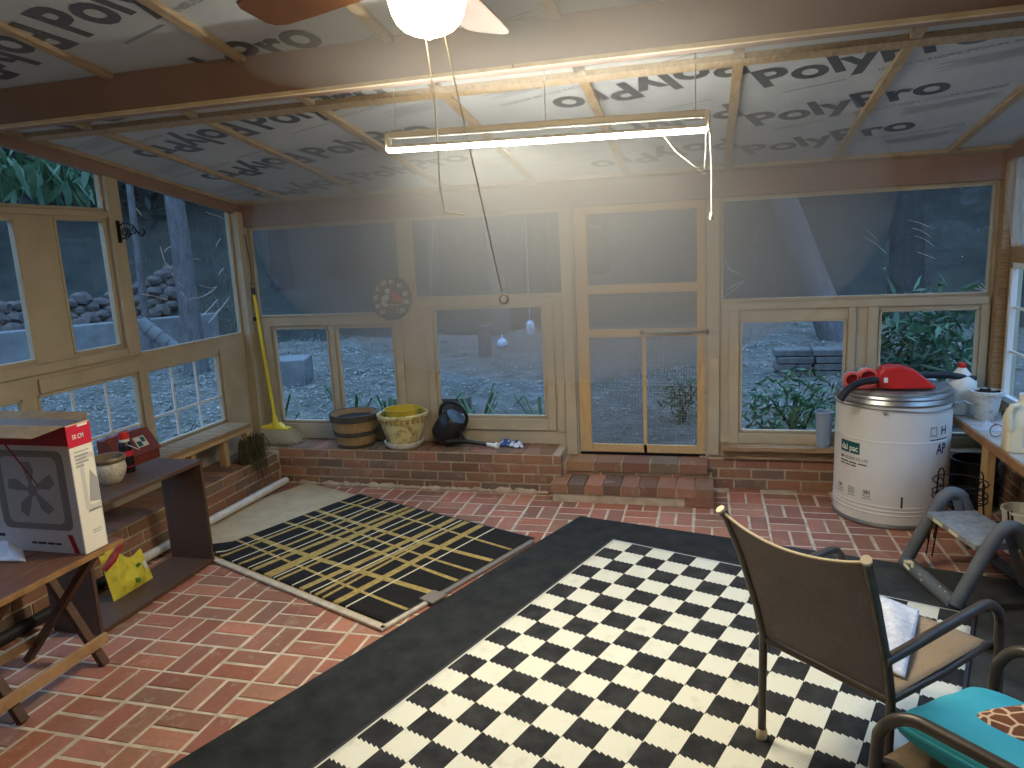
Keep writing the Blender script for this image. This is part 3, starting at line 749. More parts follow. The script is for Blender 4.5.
# ------------------------------------------------------------------ lights hanging from the ceiling
TY = 2.75
a, b_ = gy(389, 149, TY), gy(706, 128, TY)
tl = thing('tube_light', 'long lit white tube light hanging from the ceiling by chains', 'tube light', ((a.x+b_.x)/2, TY, a.z))
d = (b_-a).normalized(); sdv = d.cross(Vector((0, 0, 1))).normalized(); upv = sdv.cross(d)
arc = [sdv*math.cos(PI+PI*k/12)*.0155+upv*math.sin(PI+PI*k/12)*.0155 for k in range(13)]
mb = MB(); mb.add([a+q for q in arc]+[b_+q for q in arc], [(k, k+1, 14+k, 13+k) for k in range(12)]+[tuple(range(12, -1, -1)), tuple(range(13, 26))]); build('tube', mb, m['tube'], tl)
arc = [sdv*math.cos(PI*k/8)*.0155+upv*math.sin(PI*k/8)*.012 for k in range(9)]
mb = MB(); mb.prism([a+q for q in arc], b_-a); build('heat_sink', mb, m['white_pl'], tl)
mb = MB(); mb.bar(a+Vector((0.0, .02, .052)), b_+Vector((0, .02, .052)), .05, .022); build('housing', mb, m['white_pl'], tl, bevel=.004)
for q_, w_ in ((a, -1), (b_, 1)):
    mb = MB(); mb.bar(q_-d*.004*w_+Vector((0, .008, .022)), q_+d*.014*w_+Vector((0, .008, .022)), .036, .072); build('end_cap', mb, m['white_pl'], tl, bevel=.004)
for f_ in (0.02, 0.52, 0.97):
    p = a.lerp(b_, f_)+Vector((0, .02, .062)); q = Vector((p.x, p.y+.02, zc(p.y+.02)))
    mb = MB(); mb.tube([p, q], .0018, 6); build('hanging_chain', mb, m['cord'], tl)
mb = MB(); p = b_+Vector((.012, 0, .012)); e = gy(711.5, 217, TY)
mb.tube([p, gy(711.5, 170, TY), e], .0022, 6); mb.lathe([(0, -.012), (.006, -.01), (.008, 0), (.004, .016), (.002, .02)], e, 10)
build('pull_cord', mb, m['cord'], tl)
mb = MB(); mb.tube([gy(664, 137, TY), gy(676, 152, TY), gy(704, 174, TY), gy(705, 160, TY), gy(706, 130, TY)], .0008, 6); build('loose_wire', mb, m['cord'], tl)

FX, FY, FZ = gy(429, 30, 1.65).x, 1.65, 2.225
fan = thing('ceiling_fan', 'ceiling fan with a glowing glass bowl lamp and two long pull chains', 'ceiling fan', (FX, FY, zc(FY)))
mb = MB(); mb.lathe([(.02, 2.49), (.065, 2.475), (.07, 2.44), (.03, 2.40), (.014, 2.39), (.014, 2.33), (0, 2.33)], (FX, FY, 0), 28); build('canopy', mb, m['fanbody'], fan)
mb = MB(); mb.lathe([(0, 2.345), (.09, 2.34), (.11, 2.31), (.11, 2.26), (.085, 2.235), (.08, 2.225), (.102, 2.212), (.104, 2.185), (.0995, 2.185), (.0995, 2.2075), (0, 2.2078)], (FX, FY, 0), 32); build('motor_housing', mb, m['fanbody'], fan)
mb = MB(); mb.lathe([(.0, 2.207), (.075, 2.206), (.092, 2.195), (.0905, 2.170), (.087, 2.148), (.081, 2.125), (.072, 2.106), (.058, 2.092), (.040, 2.083), (.020, 2.078), (.010, 2.074), (0, 2.068)], (FX, FY, 0), 48); build('glass_bowl', mb, m['globe'], fan)
for k in range(5):
    an = math.radians(92+72*k); dv = Vector((math.cos(an), math.sin(an), 0)); sv = Vector((-dv.y, dv.x, 0)); C0 = Vector((FX, FY, FZ))
    tilt = Vector((0, 0, .014))
    prof = [(.16, .052), (.25, .062), (.40, .070), (.51, .072), (.545, .062), (.56, .040)]
    pts = [C0+dv*r+sv*w+tilt*(w/.07) for r, w in prof]+[C0+dv*r-sv*w-tilt*(w/.07) for r, w in reversed(prof)]
    mb = MB(); mb.prism(pts, (0, 0, .007)); bl = build('blade', mb, m['fanblade'], fan, bevel=.002)
    mb = MB(); mb.prism([C0+dv*.06+sv*.014+Vector((0,0,.012)), C0+dv*.16+sv*.012+Vector((0,0,.01)), C0+dv*.22+sv*.03+Vector((0,0,.009)), C0+dv*.22-sv*.03+Vector((0,0,.006)), C0+dv*.16-sv*.012+Vector((0,0,.01)), C0+dv*.06-sv*.014+Vector((0,0,.012))], (0,0,.006)); build('blade_iron', mb, m['black_iron'], bl)
mb = MB(); FYc = FY-.03
mb.tube([Vector((FX, FYc, 2.08)), gy(434, 95, FYc), gy(438, 150, FYc), gy(440, 190, FYc), gy(445, 212, FYc), gy(465, 215, FYc)], .0017, 6); build('pull_chain', mb, m['cord'], fan)
mb = MB(); e = gy(502, 292, FYc)
mb.tube([Vector((FX+.04, FYc, 2.10)), gy(470, 150, FYc), e], .0017, 6)
c = gy(504, 299, FYc); mb.tube([c+Vector((math.cos(q*PI/9)*.010, 0, math.sin(q*PI/9)*.010)) for q in range(18)], .0025, 6, True)
pc = build('pull_chain', mb, m['cord'], fan)

# ------------------------------------------------------------------ things on the left wall and back ledge
# iron scroll bracket
p0 = gx(118, 230, XL+.03)
mb = MB(); Y = p0.y; Zt = 1.865
X0 = XL+.031
mb.b(X0, X0+.008, Y-.011, Y+.011, Zt-.125, Zt)
def scroll(cx, cz, r0, r1, a0, a1, n=24):
    return [Vector((cx+math.cos(a0+(a1-a0)*i/n)*(r0+(r1-r0)*i/n), Y, cz+math.sin(a0+(a1-a0)*i/n)*(r0+(r1-r0)*i/n))) for i in range(n+1)]
mb.tube([Vector((X0+.006, Y, Zt-.03)), Vector((X0+.05, Y, Zt-.012)), Vector((X0+.10, Y, Zt-.03)), Vector((X0+.135, Y, Zt-.075))]+scroll(X0+.16, Zt-.07, .024, .016, PI, 2.3*PI), .0045, 8)
mb.tube([Vector((X0+.006, Y, Zt-.105)), Vector((X0+.03, Y, Zt-.10))]+scroll(X0+.048, Zt-.068, .032, .008, -PI/2, 2.6*PI), .0042, 8)
mb.tube([Vector((X0+.06, Y, Zt-.098)), Vector((X0+.095, Y, Zt-.075))]+scroll(X0+.105, Zt-.058, .02, .006, -.6*PI, 1.5*PI), .0038, 8)
solo('plant_bracket', mb, m['black_iron'], 'black iron scroll plant bracket on the left wall post', 'bracket')
# wire hanger with small weight in corner
mb = MB()
mb.tube([gy(232, 221, 4.70), gy(245, 236, 4.70), gy(250, 262, 4.70), gy(253, 300, 4.70), gy(256, 316, 4.70)], .003, 6)
mb.tube([gy(248, 284, 4.70), gy(252, 283, 4.70), gy(252, 288, 4.70), gy(248, 288, 4.70)], .003, 6, True)
c = gy(255, 319, 4.70); mb.sphere(c, .014, 10, 8, (1, .8, 1.2))
solo('hanging_wire', mb, m['pipe_dark'], 'dark hanging wire with a small weight in the corner above the broom', 'wire')

# thermometer dial
tc = gy(391, 298, 4.708); TR_ = .155
th = thing('dial_thermometer', 'round dark wall thermometer with white numbers and a bird picture', 'thermometer', tuple(tc))
RX = Matrix.Rotation(PI/2, 3, 'X')
mb = MB(); mb.lathe([(0, -.012), (TR_, -.012), (TR_, .006), (TR_-.008, .012), (TR_-.014, .006), (0, .006)], tc, 48, RX); build('dial', mb, plain('dial_face', (96, 100, 90), .5, (80, 84, 76), 10, bump=0), th)
for n_, ang in (('60', 234), ('40', 208), ('20', 176), ('0', 145), ('20', 113), ('40', 83), ('60', 50), ('80', 14), ('100', -14), ('120', -50)):
    an = math.radians(ang); h = .030; w = .030*.8*len(n_)*.8
    cx, cz = tc.x+math.cos(an)*.115-w/2, tc.z+math.sin(an)*.115-h/2
    mb = MB(); text(mb, n_, w, h, lambda x, y, cx=cx, cz=cz: (cx+x, tc.y-.0075, cz+y), .012)
    build('numeral', mb, m['white_ink'], th, smooth=0, normals=False)
def disc2(mb, cx, cz, rx, rz, y, n=14, rot=0):
    pts = []
    for k in range(n):
        a_ = 2*PI*k/n; px_, pz_ = rx*math.cos(a_), rz*math.sin(a_)
        pts.append((tc.x+cx+px_*math.cos(rot)-pz_*math.sin(rot), y, tc.z+cz+px_*math.sin(rot)+pz_*math.cos(rot)))
    mb.add(pts, [tuple(range(n))])
mb = MB(); yy = tc.y-.0078
disc2(mb, .05, -.005, .042, .026, yy, rot=-.4); disc2(mb, .022, .03, .016, .013, yy, rot=.3); mb.add([(tc.x+.07, yy, tc.z-.02), (tc.x+.098, yy, tc.z-.045), (tc.x+.085, yy, tc.z-.005)], [(0,1,2)])
build('red_bird_picture', mb, plain('red_bird_ink', (206, 88, 80), .6, bump=0), th, smooth=0, normals=False)
mb = MB(); yy = tc.y-.0076
disc2(mb, -.04, .0, .034, .022, yy, rot=.5); disc2(mb, -.02, .05, .022, .018, yy, rot=.2); disc2(mb, -.05, -.042, .03, .016, yy, rot=-.3); mb.add([(tc.x-.06, yy, tc.z-.05), (tc.x+.07, yy, tc.z-.052), (tc.x+.07, yy, tc.z-.045), (tc.x-.06, yy, tc.z-.043)], [(0,1,2,3)])
build('pale_leaf_picture', mb, m['lgrey_print'], th, smooth=0, normals=False)

# broom leaning in the corner
br = thing('broom', 'yellow handled broom with pale bristles leaning in the back left corner', 'broom', (-3.05, 4.56, .268))
top = Vector((-3.20, 4.68, 1.385)); neck = Vector((-3.075, 4.585, .432))
mb = MB(); mb.tube([neck, top], .0115, 12); build('handle', mb, m['yellow'], br)
mb = MB(); dd = (top-neck).normalized(); mb.tube([top-dd*.03, top+dd*.02], .0135, 12); build('handle_grip', mb, m['black_pl'], br)
mb = MB(); mb.tube([neck-dd*.045, neck-dd*.01, neck+dd*.05], [.03, .022, .0145], 12)
mb.prism([(-3.185, 4.55, .385), (-2.965, 4.55, .375), (-2.965, 4.62, .375), (-3.185, 4.62, .385)], (0, 0, .014))
mb.prism([(-3.165, 4.558, .398), (-2.985, 4.558, .389), (-2.985, 4.612, .389), (-3.165, 4.612, .398)], (.045, 0, .022)) if False else mb.prism([(-3.155, 4.56, .398), (-3.0, 4.56, .390), (-3.045, 4.575, .418), (-3.11, 4.575, .42)], (0, .05, 0))
build('cap', mb, m['yellow'], br, bevel=.004)
mb = MB()
for i in range(34):
    for j in range(4):
        s_, r_ = i/33, j/3
        tp = Vector((-3.178+.205*s_, 4.556+.058*r_, .388-.01*s_))
        bt = Vector((-3.205+.335*s_**1.15+random.uniform(-.006, .006), 4.51+.13*r_+.02*s_, .270+random.uniform(0, .012)+(.006 if s_ > .9 else 0)))
        mid = tp.lerp(bt, .5)+Vector((-.006*(.5-s_), 0, 0))
        mb.tube([tp, mid, bt], [.0042, .0046, .003], 5)
build('bristles', mb, m['bristle'], br, smooth=60)

# barrel planter
bc = Vector((-2.44, 4.605, .268))
bp = thing('barrel_planter', 'brown barrel shaped planter with grey bands on the brick ledge', 'planter', tuple(bc))
mb = MB(); mb.lathe([(.0, 0), (.122, 0), (.132, .03), (.150, .10), (.164, .17), (.172, .235), (.160, .235), (.15, .20), (.0, .20)], bc, 40); build('body', mb, m['barrel'], bp)
for z0, z1, r0, r1 in ((.0, .022, .126, .134), (.085, .118, .148, .157), (.19, .238, .170, .176)):
    mb = MB(); mb.lathe([(r0-.012, z0), (r0+.003, z0), (r1+.003, z1), (r1-.012, z1)], bc, 40); build('band', mb, m['band'], bp)
mb = MB(); mb.lathe([(0, .203), (.15, .20)], bc, 28); build('soil', mb, m['soil'], bp)
# yellow glazed pot on its white saucer
yc = Vector((-2.065, 4.60, .268))
sa = MB(); sa.lathe([(0, 0), (.115, 0), (.135, .02), (.140, .045), (.130, .045), (.122, .02), (0, .014)], yc, 36); solo('pot_saucer', sa, m['saucer'], 'chalky white saucer under the worn yellow pot', 'saucer')
yz = yc+Vector((0, 0, .0145))
yp = thing('flower_pot', 'worn yellow glazed flower pot on a white saucer on the ledge', 'flower pot', tuple(yz))
mb = MB(); mb.lathe([(0, 0), (.105, 0), (.112, .02), (.135, .09), (.150, .15), (.152, .165), (.160, .17), (.163, .20), (.178, .205), (.182, .225), (.172, .232), (.158, .225), (.145, .12), (0, .10)], yz, 40); build('body', mb, m['oldyellow'], yp)
mb = MB(); n_ = 26
for k in range(n_):
    a_ = 2*PI*k/n_; mb.sphere(yz+Vector((math.cos(a_)*.159, math.sin(a_)*.159, .185)), .014, 8, 6, (1, 1, 1))
build('raised_rope_band', mb, plain('brown_worn_glaze', (138, 106, 50), .6, (196, 172, 92), 30), yp)
nest = yz+Vector((-.006, .01, .113))
ny = MB(); ny.lathe([(0, 0), (.10, 0), (.118, .125), (.128, .142), (.116, .142), (.1, .02), (0, .02)], nest, 36)
solo('nested_pot', ny, plain('yellow_inner_pot', (216, 192, 66), .45, (190, 164, 54), 10), 'plain yellow plastic pot nested inside the worn yellow flower pot', 'flower pot')
# watering can
wc = thing('watering_can', 'black plastic watering can with a white spout rose lying on the ledge', 'watering can', (-1.72, 4.64, .268))
ctr = Vector((-1.735, 4.64, .268)); ax = Vector((.60, -.10, .79)).normalized()
Rt = Vector((0,0,1)).rotation_difference(ax).to_matrix()
mb = MB(); mb.lathe([(0, 0), (.085, .0), (.10, .02), (.102, .10), (.094, .17), (.075, .195), (.0, .20)], ctr+Vector((-.055, 0, .078)), 32, Rt)
# keep above ledge
zmin = min(v.z for v in mb.v); dz = .272-zmin
for v in mb.v: v.z += dz
zoff = dz
build('body', mb, m['black_pl'], wc)
cb_ = ctr+Vector((-.055, 0, .078+zoff))
P = lambda u, v, w=0: cb_+ax*v+Vector((ax.z, 0, -ax.x)).normalized()*u+Vector((0, w, 0))
mb = MB(); mb.tube(smoothp([P(-.08, .10), P(-.125, .18), P(-.10, .25), P(-.02, .275), P(.06, .24), P(.085, .17)]), .013, 10); build('top_handle', mb, m['black_pl'], wc)
sp_end = gz(488, 446, .288); sp_end = Vector((sp_end.x, 4.60, .287))
mb = MB(); st0 = P(.05, .03, -.075); mb.tube([st0, st0.lerp(sp_end, .45)+Vector((0,0,.012)), sp_end], [.024, .017, .011], 12)
mb.tube([P(.06, .15, -.06), st0.lerp(sp_end, .4)+Vector((0, 0, .035)), st0.lerp(sp_end, .5)+Vector((0,0,.01))], .008, 8)
sp_ = build('spout', mb, m['black_pl'], wc)
mb = MB(); r0 = sp_end; mb.tube([r0-Vector((.02, 0, -.004)), r0+Vector((.03, -.004, -.002)), r0+Vector((.05, -.006, -.002)), r0+Vector((.066, -.007, -.001))], [.013, .014, .024, .021], 14); build('spout_rose', mb, m['white_pl'], sp_)
# blue and white glove/cloth
g0 = gz(505, 446, .272)
def gl_fn(s_, t_):
    x = -1.405+.20*s_; y = 4.61+.085*t_
    e = min(1, 6*min(s_, 1-s_))*min(1, 5*min(t_, 1-t_))
    return (x, y+.02*math.sin(s_*5), .272+e*(.022+.012*math.sin(s_*14+t_*5)+.006*math.sin(t_*17)))
mb = MB(); mb.grid(24, 12, gl_fn); vs_n = len(mb.v)
solo('crumpled_cloth', mb, m['bluecloth'], 'small blue and white cloth on the ledge by the can spout', 'cloth', solid=.004)

# sill board with blocking on the left ledge
sb = thing('sill_shelf', 'rough lumber shelf on blocks under the left corner window', 'shelf', (XL+.1, 3.9, .246))
mb = MB(); mb.b(XL+.026, -3.08, 3.02, 4.30, .462, .492); build('board', mb, m['oldwood'], sb, bevel=.003)
mb = MB(); mb.b(-3.105, -3.082, 3.02, 4.295, .438, .462); build('front_rail', mb, m['lumberv'], sb, bevel=.002)
for y in (3.74, 4.06, 4.255):
    mb = MB(); mb.b(-3.12 if y > 4.2 else -3.17, -3.075 if y > 4.2 else -3.12, y-.02, y+.025, .247, .4375 if y < 4.2 else .4375); build('block', mb, m['lumberv'], sb, bevel=.002)
# dried grass clump in corner
mb = MB()
for k in range(110):
    x = random.uniform(-3.07, -2.99); y = random.uniform(4.08, 4.30); z0 = random.uniform(.26, .36)
    base = Vector((x, y, .25)); out = Vector((random.uniform(-.02, .10), random.uniform(-.06, .10), 0))
    mb.tube([base, base+Vector((out.x*.3, out.y*.3, z0*.5)), base+out+Vector((0, 0, random.uniform(-.17, .08)))], [.003, .004, .0012], 4)
solo('dried_plant', mb, m['drygrass'], 'dried drooping grass clump hanging over the ledge corner', 'dried plant', kind=None, smooth=0)
# pvc pipe
mb = MB(); mb.tube([(-2.915, 4.40, .047), (-2.955, 3.6, .043), (-2.965, 2.9, .038)], .026, 14)
pv = thing('drain_pipe', 'white plastic pipe lying along the left brick ledge', 'pipe', (-2.96, 3.2, .012)); build('pipe', mb, m['pvc'], pv)
mb = MB(); mb.tube([(-2.965, 2.92, .038), (-2.97, 2.25, .036), (-2.975, 1.2, .036)], .026, 14); build('dark_section', mb, m['pipe_dark'], pv)
# dark red mailbox-like box
rb = thing('letter_box', 'oxblood red metal box with a slanted lid and a sticker on the sill shelf', 'metal box', (-3.19, 3.53, .493))
y0, y1 = 3.17, 3.47
mb = MB(); mb.prism([(-3.268, y0, .493), (-3.125, y0, .493), (-3.125, y0, .555), (-3.20, y0, .665), (-3.268, y0, .665)], (0, y1-y0, 0)); build('body', mb, m['rust_red'], rb, bevel=.004)
def lid(s_, t_, o=.006):
    p = Vector((-3.125, 0, .555)).lerp(Vector((-3.20, 0, .665)), t_); nrm = Vector((.11, 0, .075)).normalized()
    return p+nrm*o+Vector((0, y0+(y1-y0)*s_, 0))
mb = MB(); mb.add([lid(-.02, -.08), lid(1.02, -.08), lid(1.02, 1.05), lid(-.02, 1.05), lid(-.02, -.08, .001), lid(1.02, -.08, .001), lid(1.02, 1.05, .001), lid(-.02, 1.05, .001)], [(0,1,2,3),(7,6,5,4),(0,4,5,1),(1,5,6,2),(2,6,7,3),(3,7,4,0)]); ld = build('lid', mb, m['rust_red'], rb)
mb = MB(); q = lambda a_, b__: lid(a_, b__, .0075); mb.add([q(.52, .22), q(.80, .22), q(.80, .72), q(.52, .72)], [(0,1,2,3)]); sk = build('sticker', mb, m['saucer'], ld, smooth=0)
mb = MB(); q = lambda a_, b__: lid(a_, b__, .0085); mb.add([q(.55, .26), q(.66, .26), q(.66, .5), q(.55, .5)], [(0,1,2,3)]); mb.add([q(.68, .42), q(.77, .42), q(.77, .66), q(.68, .66)], [(0,1,2,3)]); build('sticker_print', mb, m['teal_ink'], ld, smooth=0)

# brown cabinet lying along the left wall
cb = thing('cabinet_frame', 'dark brown open bookcase lying on its side by the left wall', 'cabinet', (-2.72, 2.77, 0))
cx0, cx1, cy0, cy1, ct = -2.852, -2.59, 2.38, 3.163, .58
for nm, q in (('bottom_panel', (cx0, cx1, cy0+.018, cy1-.018, .004, .024)), ('top_panel', (cx0-.035, cx1, cy0, cy1, ct-.02, ct)), ('side_panel', (cx0, cx1, cy0, cy0+.018, .004, ct-.02)), ('side_panel', (cx0, cx1, cy1-.018, cy1, .004, ct-.02))):
    mb = MB(); mb.b(*q); build(nm, mb, m['darkbrown'], cb, bevel=.002)
# speckled pot on saucer-like base
pc_ = gz(110, 471, ct); pc_ = Vector((-2.80, 2.765, ct+.001))
sp2 = thing('speckled_pot', 'speckled cream glazed pot with brown rim on the brown cabinet', 'flower pot', tuple(pc_))
mb = MB(); mb.lathe([(0, 0), (.048, 0), (.055, .008), (.070, .035), (.078, .065), (.076, .092), (.070, .104)], pc_, 36); build('body', mb, m['speckle'], sp2)
mb = MB(); mb.lathe([(.069, .100), (.077, .103), (.082, .118), (.078, .128), (.068, .126), (.062, .10), (.05, .03), (0, .03)], pc_, 36); build('rim', mb, m['ochre'], sp2)
# spray can with red cap
sc = Vector((-2.84, 2.925, ct+.001))
ca = thing('spray_can', 'black aerosol can with a red cap on the brown cabinet', 'spray can', tuple(sc))
mb = MB(); mb.lathe([(0, 0), (.031, 0), (.033, .004), (.033, .135), (.031, .145), (.022, .160), (0, .162)], sc, 24); build('can', mb, plain('can_black', (30, 26, 26), .35, bump=0), ca)
mb = MB(); mb.lathe([(.0332, .085), (.0336, .085), (.0336, .112), (.0332, .112)], sc, 24); build('label_band', mb, m['red_print'], ca)
mb = MB(); mb.lathe([(.0332, .03), (.0336, .03), (.0336, .034), (.0332, .034)], sc, 24); build('label_band', mb, m['red_print'], ca)
mb = MB(); mb.lathe([(.022, .158), (.024, .158), (.024, .170), (.021, .172), (.0, .172)], sc, 20); build('collar', mb, m['white_pl'], ca)
mb = MB(); mb.lathe([(0, .172), (.024, .172), (.025, .19), (.021, .207), (0, .208)], sc, 20); build('cap', mb, m['redpl'], ca)
mb = MB(); mb.tube([sc+Vector((.02, -.01, .145)), sc+Vector((.085, .0, .118))], .0016, 6); build('straw', mb, m['white_pl'], ca)
# yellow seed bag inside the cabinet
def bagf(s_, t_):
    y = 2.62+.26*s_; z = .03+(.25-.11*s_+.03*math.sin(s_*7))*t_
    e = min(1, 4*min(s_, 1-s_))*min(1, 3.5*min(t_, 1-t_)+.1)
    return e, y, z
mb = MB()
for sg in (-1, 1):
    mb.grid(16, 12, lambda s_, t_, sg=sg: (lambda e, y, z: (-2.745+.05*t_*-1+sg*.028*e+.008*math.sin(s_*13)*e, y, z))(*bagf(s_, t_)))
bg = thing('seed_bag', 'crumpled yellow printed plastic bag inside the brown cabinet', 'bag', (-2.74, 2.8, .026)); build('bag', mb, m['bag'], bg, smooth=60)
mb = MB()
def bagp(s_, t_): 
    e, y, z = bagf(s_, t_); return (-2.745-.05*t_+.030*e+.008*math.sin(s_*13)*e+.003, y, z)
for a_, b__, c_, d_ in ((.62, .80, .66, .76), (.5, .6, .2, .34)):
    mb = MB(); mb.add([bagp(a_, c_), bagp(b__, c_), bagp(b__, d_), bagp(a_, d_)], [(0,1,2,3)]); build('green_print', mb, m['greenink'], bg, smooth=0)
mb = MB(); mb.add([bagp(.86, .42), bagp(.97, .40), bagp(.97, .66), bagp(.86, .68)], [(0,1,2,3)]); build('pale_label', mb, m['lgrey_print'], bg, smooth=0)
mb = MB(); mb.tube([(-2.75, 2.60, .20), (-2.735, 2.64, .235), (-2.74, 2.68, .265), (-2.75, 2.72, .275)], [.012, .018, .014, .006], 8); build('red_top', mb, m['darkred_print'], bg)

# folding wooden table
TZ = .55; tx0, tx1, ty0, ty1 = -2.80, -2.236, 1.42, 2.222
tb = thing('folding_table', 'small folding wooden table with crossed legs at the left edge', 'table', (-2.5, 1.85, 0))
mb = MB(); nP = 5
for k in range(nP):
    a_ = tx0+(tx1-tx0)*k/nP; mb.b(a_+.003, a_+(tx1-tx0)/nP-.003, ty0, ty1-.004*(k % 2), TZ-.02, TZ)
top_ = build('tabletop', mb, m['plank'], tb, bevel=.003)
mb = MB(); mb.b(tx1-.001, tx1+.004, ty0, ty1, TZ-.021, TZ-.002); build('worn_edge', mb, m['plankedge'], top_)
for y in (1.755, 2.13):
    mb = MB(); mb.bar((-2.39, y+.06, .002), (-2.70, y+.06, TZ-.022), .026, .036, (0, 1, 0)); build('leg', mb, m['legwood'], tb, bevel=.002)
    mb = MB(); mb.bar((-2.755, y+.03, .002), (-2.30, y+.03, TZ-.022), .026, .036, (0, 1, 0)); build('leg', mb, m['legwood'], tb, bevel=.002)
mb = MB(); mb.bar((-2.408, 1.30, .098), (-2.408, 2.235, .098), .018, .046); build('stretcher', mb, m['railwood'], tb, bevel=.002)
mb = MB(); mb.bar((-2.70, 1.30, .10), (-2.70, 2.2, .10), .018, .04); build('stretcher', mb, m['railwood'], tb, bevel=.002)
for y in (1.85, 2.20):
    mb = MB(); mb.bar((-2.74, y-.04, TZ-.035), (-2.28, y-.04, TZ-.035), .02, .028); build('cross_batten', mb, m['legwood'], tb)
# fan carton
bx0, bx1, by0, by1, bz0, bz1 = -2.765, -2.247, 2.055, 2.162, TZ+.001, 1.045
fb = thing('fan_carton', 'white and red open carton picturing a box fan on the folding table', 'carton', (-2.5, 2.1, bz0))
mb = MB(); th_ = .004
mb.b(bx0, bx1, by0, by0+th_, bz0, bz1); mb.b(bx0, bx1, by1-th_, by1, bz0, bz1); mb.b(bx0, bx0+th_, by0+th_, by1-th_, bz0, bz1)
mb.b(bx0+th_, bx1-th_, by0+th_, by1-th_, bz0, bz0+th_); build('carton_body', mb, m['carton'], fb)
mb = MB(); mb.b(bx1-th_, bx1, by0+th_, by1-th_, bz0, bz1); build('carton_side', mb, m['cream'], fb)
mb = MB(); mb.b(bx0, bx1+.0006, by0-.0008, by0, bz1-.075, bz1); build('front_red_band', mb, m['darkred_print'], fb)
mb = MB(); mb.b(bx1, bx1+.0008, by0, by1, bz1-.085, bz1-.004); sd_ = build('side_red_band', mb, m['red_print'], fb)
mb = MB(); mb.b(bx1+.0008, bx1+.0016, by0+.05, by1-.012, bz1-.014, bz1-.006); build('side_tape', mb, m['white_ink'], sd_, smooth=0)
mb = MB(); text(mb, '50 CM', .050, .017, lambda x, y: (bx1+.0012, by0+.022+x, bz1-.056+y), .012); build('side_lettering', mb, m['white_ink'], sd_, smooth=0, normals=False)
mb = MB()
for k, (a_, b__) in enumerate(((.02, .085), (.02, .08), (.02, .07), (.02, .078), (.02, .055))):
    mb.b(bx1, bx1+.0007, by0+a_, by0+b__, bz1-.108-.013*k-(.004 if k else 0), bz1-.104-.013*k)
mb.b(bx1, bx1+.0007, by0+.05, by0+.09, bz0+.075, bz0+.078); mb.b(bx1, bx1+.0007, by0+.05, by0+.088, bz0+.066, bz0+.069)
build('side_small_print', mb, m['mgrey_print'], fb, smooth=0)
def rrect(u0, u1, v0, v1, r, n=6):
    out = []
    for cx, cy, a0 in ((u1-r, v1-r, 0), (u0+r, v1-r, PI/2), (u0+r, v0+r, PI), (u1-r, v0+r, 1.5*PI)):
        out += [(cx+r*math.cos(a0+PI/2*k/n), cy+r*math.sin(a0+PI/2*k/n)) for k in range(n+1)]
    return out
def ring(mb, o, i, fn):
    n = len(o); mb.add([fn(*p) for p in o]+[fn(*p) for p in i], [(k, (k+1) % n, n+(k+1) % n, n+k) for k in range(n)])
mb = MB(); fs_ = lambda d_: (lambda u, v: (bx1+d_, by0+u, bz0+v))
ring(mb, rrect(.034, .106, .155, .375, .02), rrect(.052, .106, .175, .355, .014), fs_(.0006)); build('side_fan_frame', mb, m['lgrey_print'], fb, smooth=0)
mb = MB(); mb.add([fs_(.0005)(.055, .19), fs_(.0005)(.104, .18), fs_(.0005)(.104, .27), fs_(.0005)(.075, .31)], [(0,1,2,3)]); mb.add([fs_(.0006)(.04, .15), fs_(.0006)(.104, .15), fs_(.0006)(.104, .158), fs_(.0006)(.05, .158)], [(0,1,2,3)]); build('side_fan_blade', mb, m['mgrey_print'], fb, smooth=0)
# printed fan on front
ff = lambda d_: (lambda u, v: (bx1-.035+u, by0-d_, bz0+.235+v))
W0, H0 = .33, .345
mb = MB(); ring(mb, rrect(-W0, -.0, -.145, .165, .03), rrect(-W0+.035, -.035, -.12, .14, .025), ff(.0007)); build('printed_fan_frame', mb, m['dgrey_print'], fb, smooth=0)
mb = MB(); o_ = rrect(-W0+.035, -.035, -.12, .14, .025); mb.add([ff(.0004)(*p) for p in o_], [tuple(range(len(o_)))]); build('printed_fan_grille', mb, m['mgrey_print'], fb, smooth=0)
mb = MB(); cu_, cv_ = -W0/2, .01
for k in range(5):
    a_ = 2*PI*k/5+.3
    pts = [(cu_+r*math.cos(a_+t_), cv_+r*math.sin(a_+t_)) for r, t_ in ((.02, 0), (.08, -.25), (.112, -.05), (.115, .3), (.08, .35), (.02, .5))]
    mb.add([ff(.0009)(*p) for p in pts], [tuple(range(6))])
disc = [(cu_+.024*math.cos(2*PI*k/16), cv_+.024*math.sin(2*PI*k/16)) for k in range(16)]; mb.add([ff(.001)(*p) for p in disc], [tuple(range(16))])
build('printed_fan_blades', mb, m['dgrey_print'], fb, smooth=0)
mb = MB(); mb.add([ff(.0008)(*p) for p in ((-.035, -.16), (-.012, -.16), (.012, -.233), (-.012, -.233))], [(0,1,2,3)]); build('red_stripe', mb, m['darkred_print'], fb, smooth=0)
mb = MB(); mb.add([ff(.0012)(*p) for p in ((-.262, .186), (-.25, .186), (-.13, .03), (-.138, .03))], [(0,1,2,3)]); build('red_stripe', mb, m['darkred_print'], fb, smooth=0)
mb = MB()
for a_, b__ in ((-.21, -.185), (-.18, -.14), (-.135, -.10), (-.095, -.07)): mb.add([ff(.0008)(*p) for p in ((a_, -.195), (b__, -.195), (b__, -.204), (a_, -.204))], [(0,1,2,3)])
mb.add([ff(.0008)(*p) for p in ((-.45, -.17), (-.335, -.17), (-.335, -.182), (-.45, -.182))], [(0,1,2,3)])
build('front_small_print', mb, m['text_dark'], fb, smooth=0)
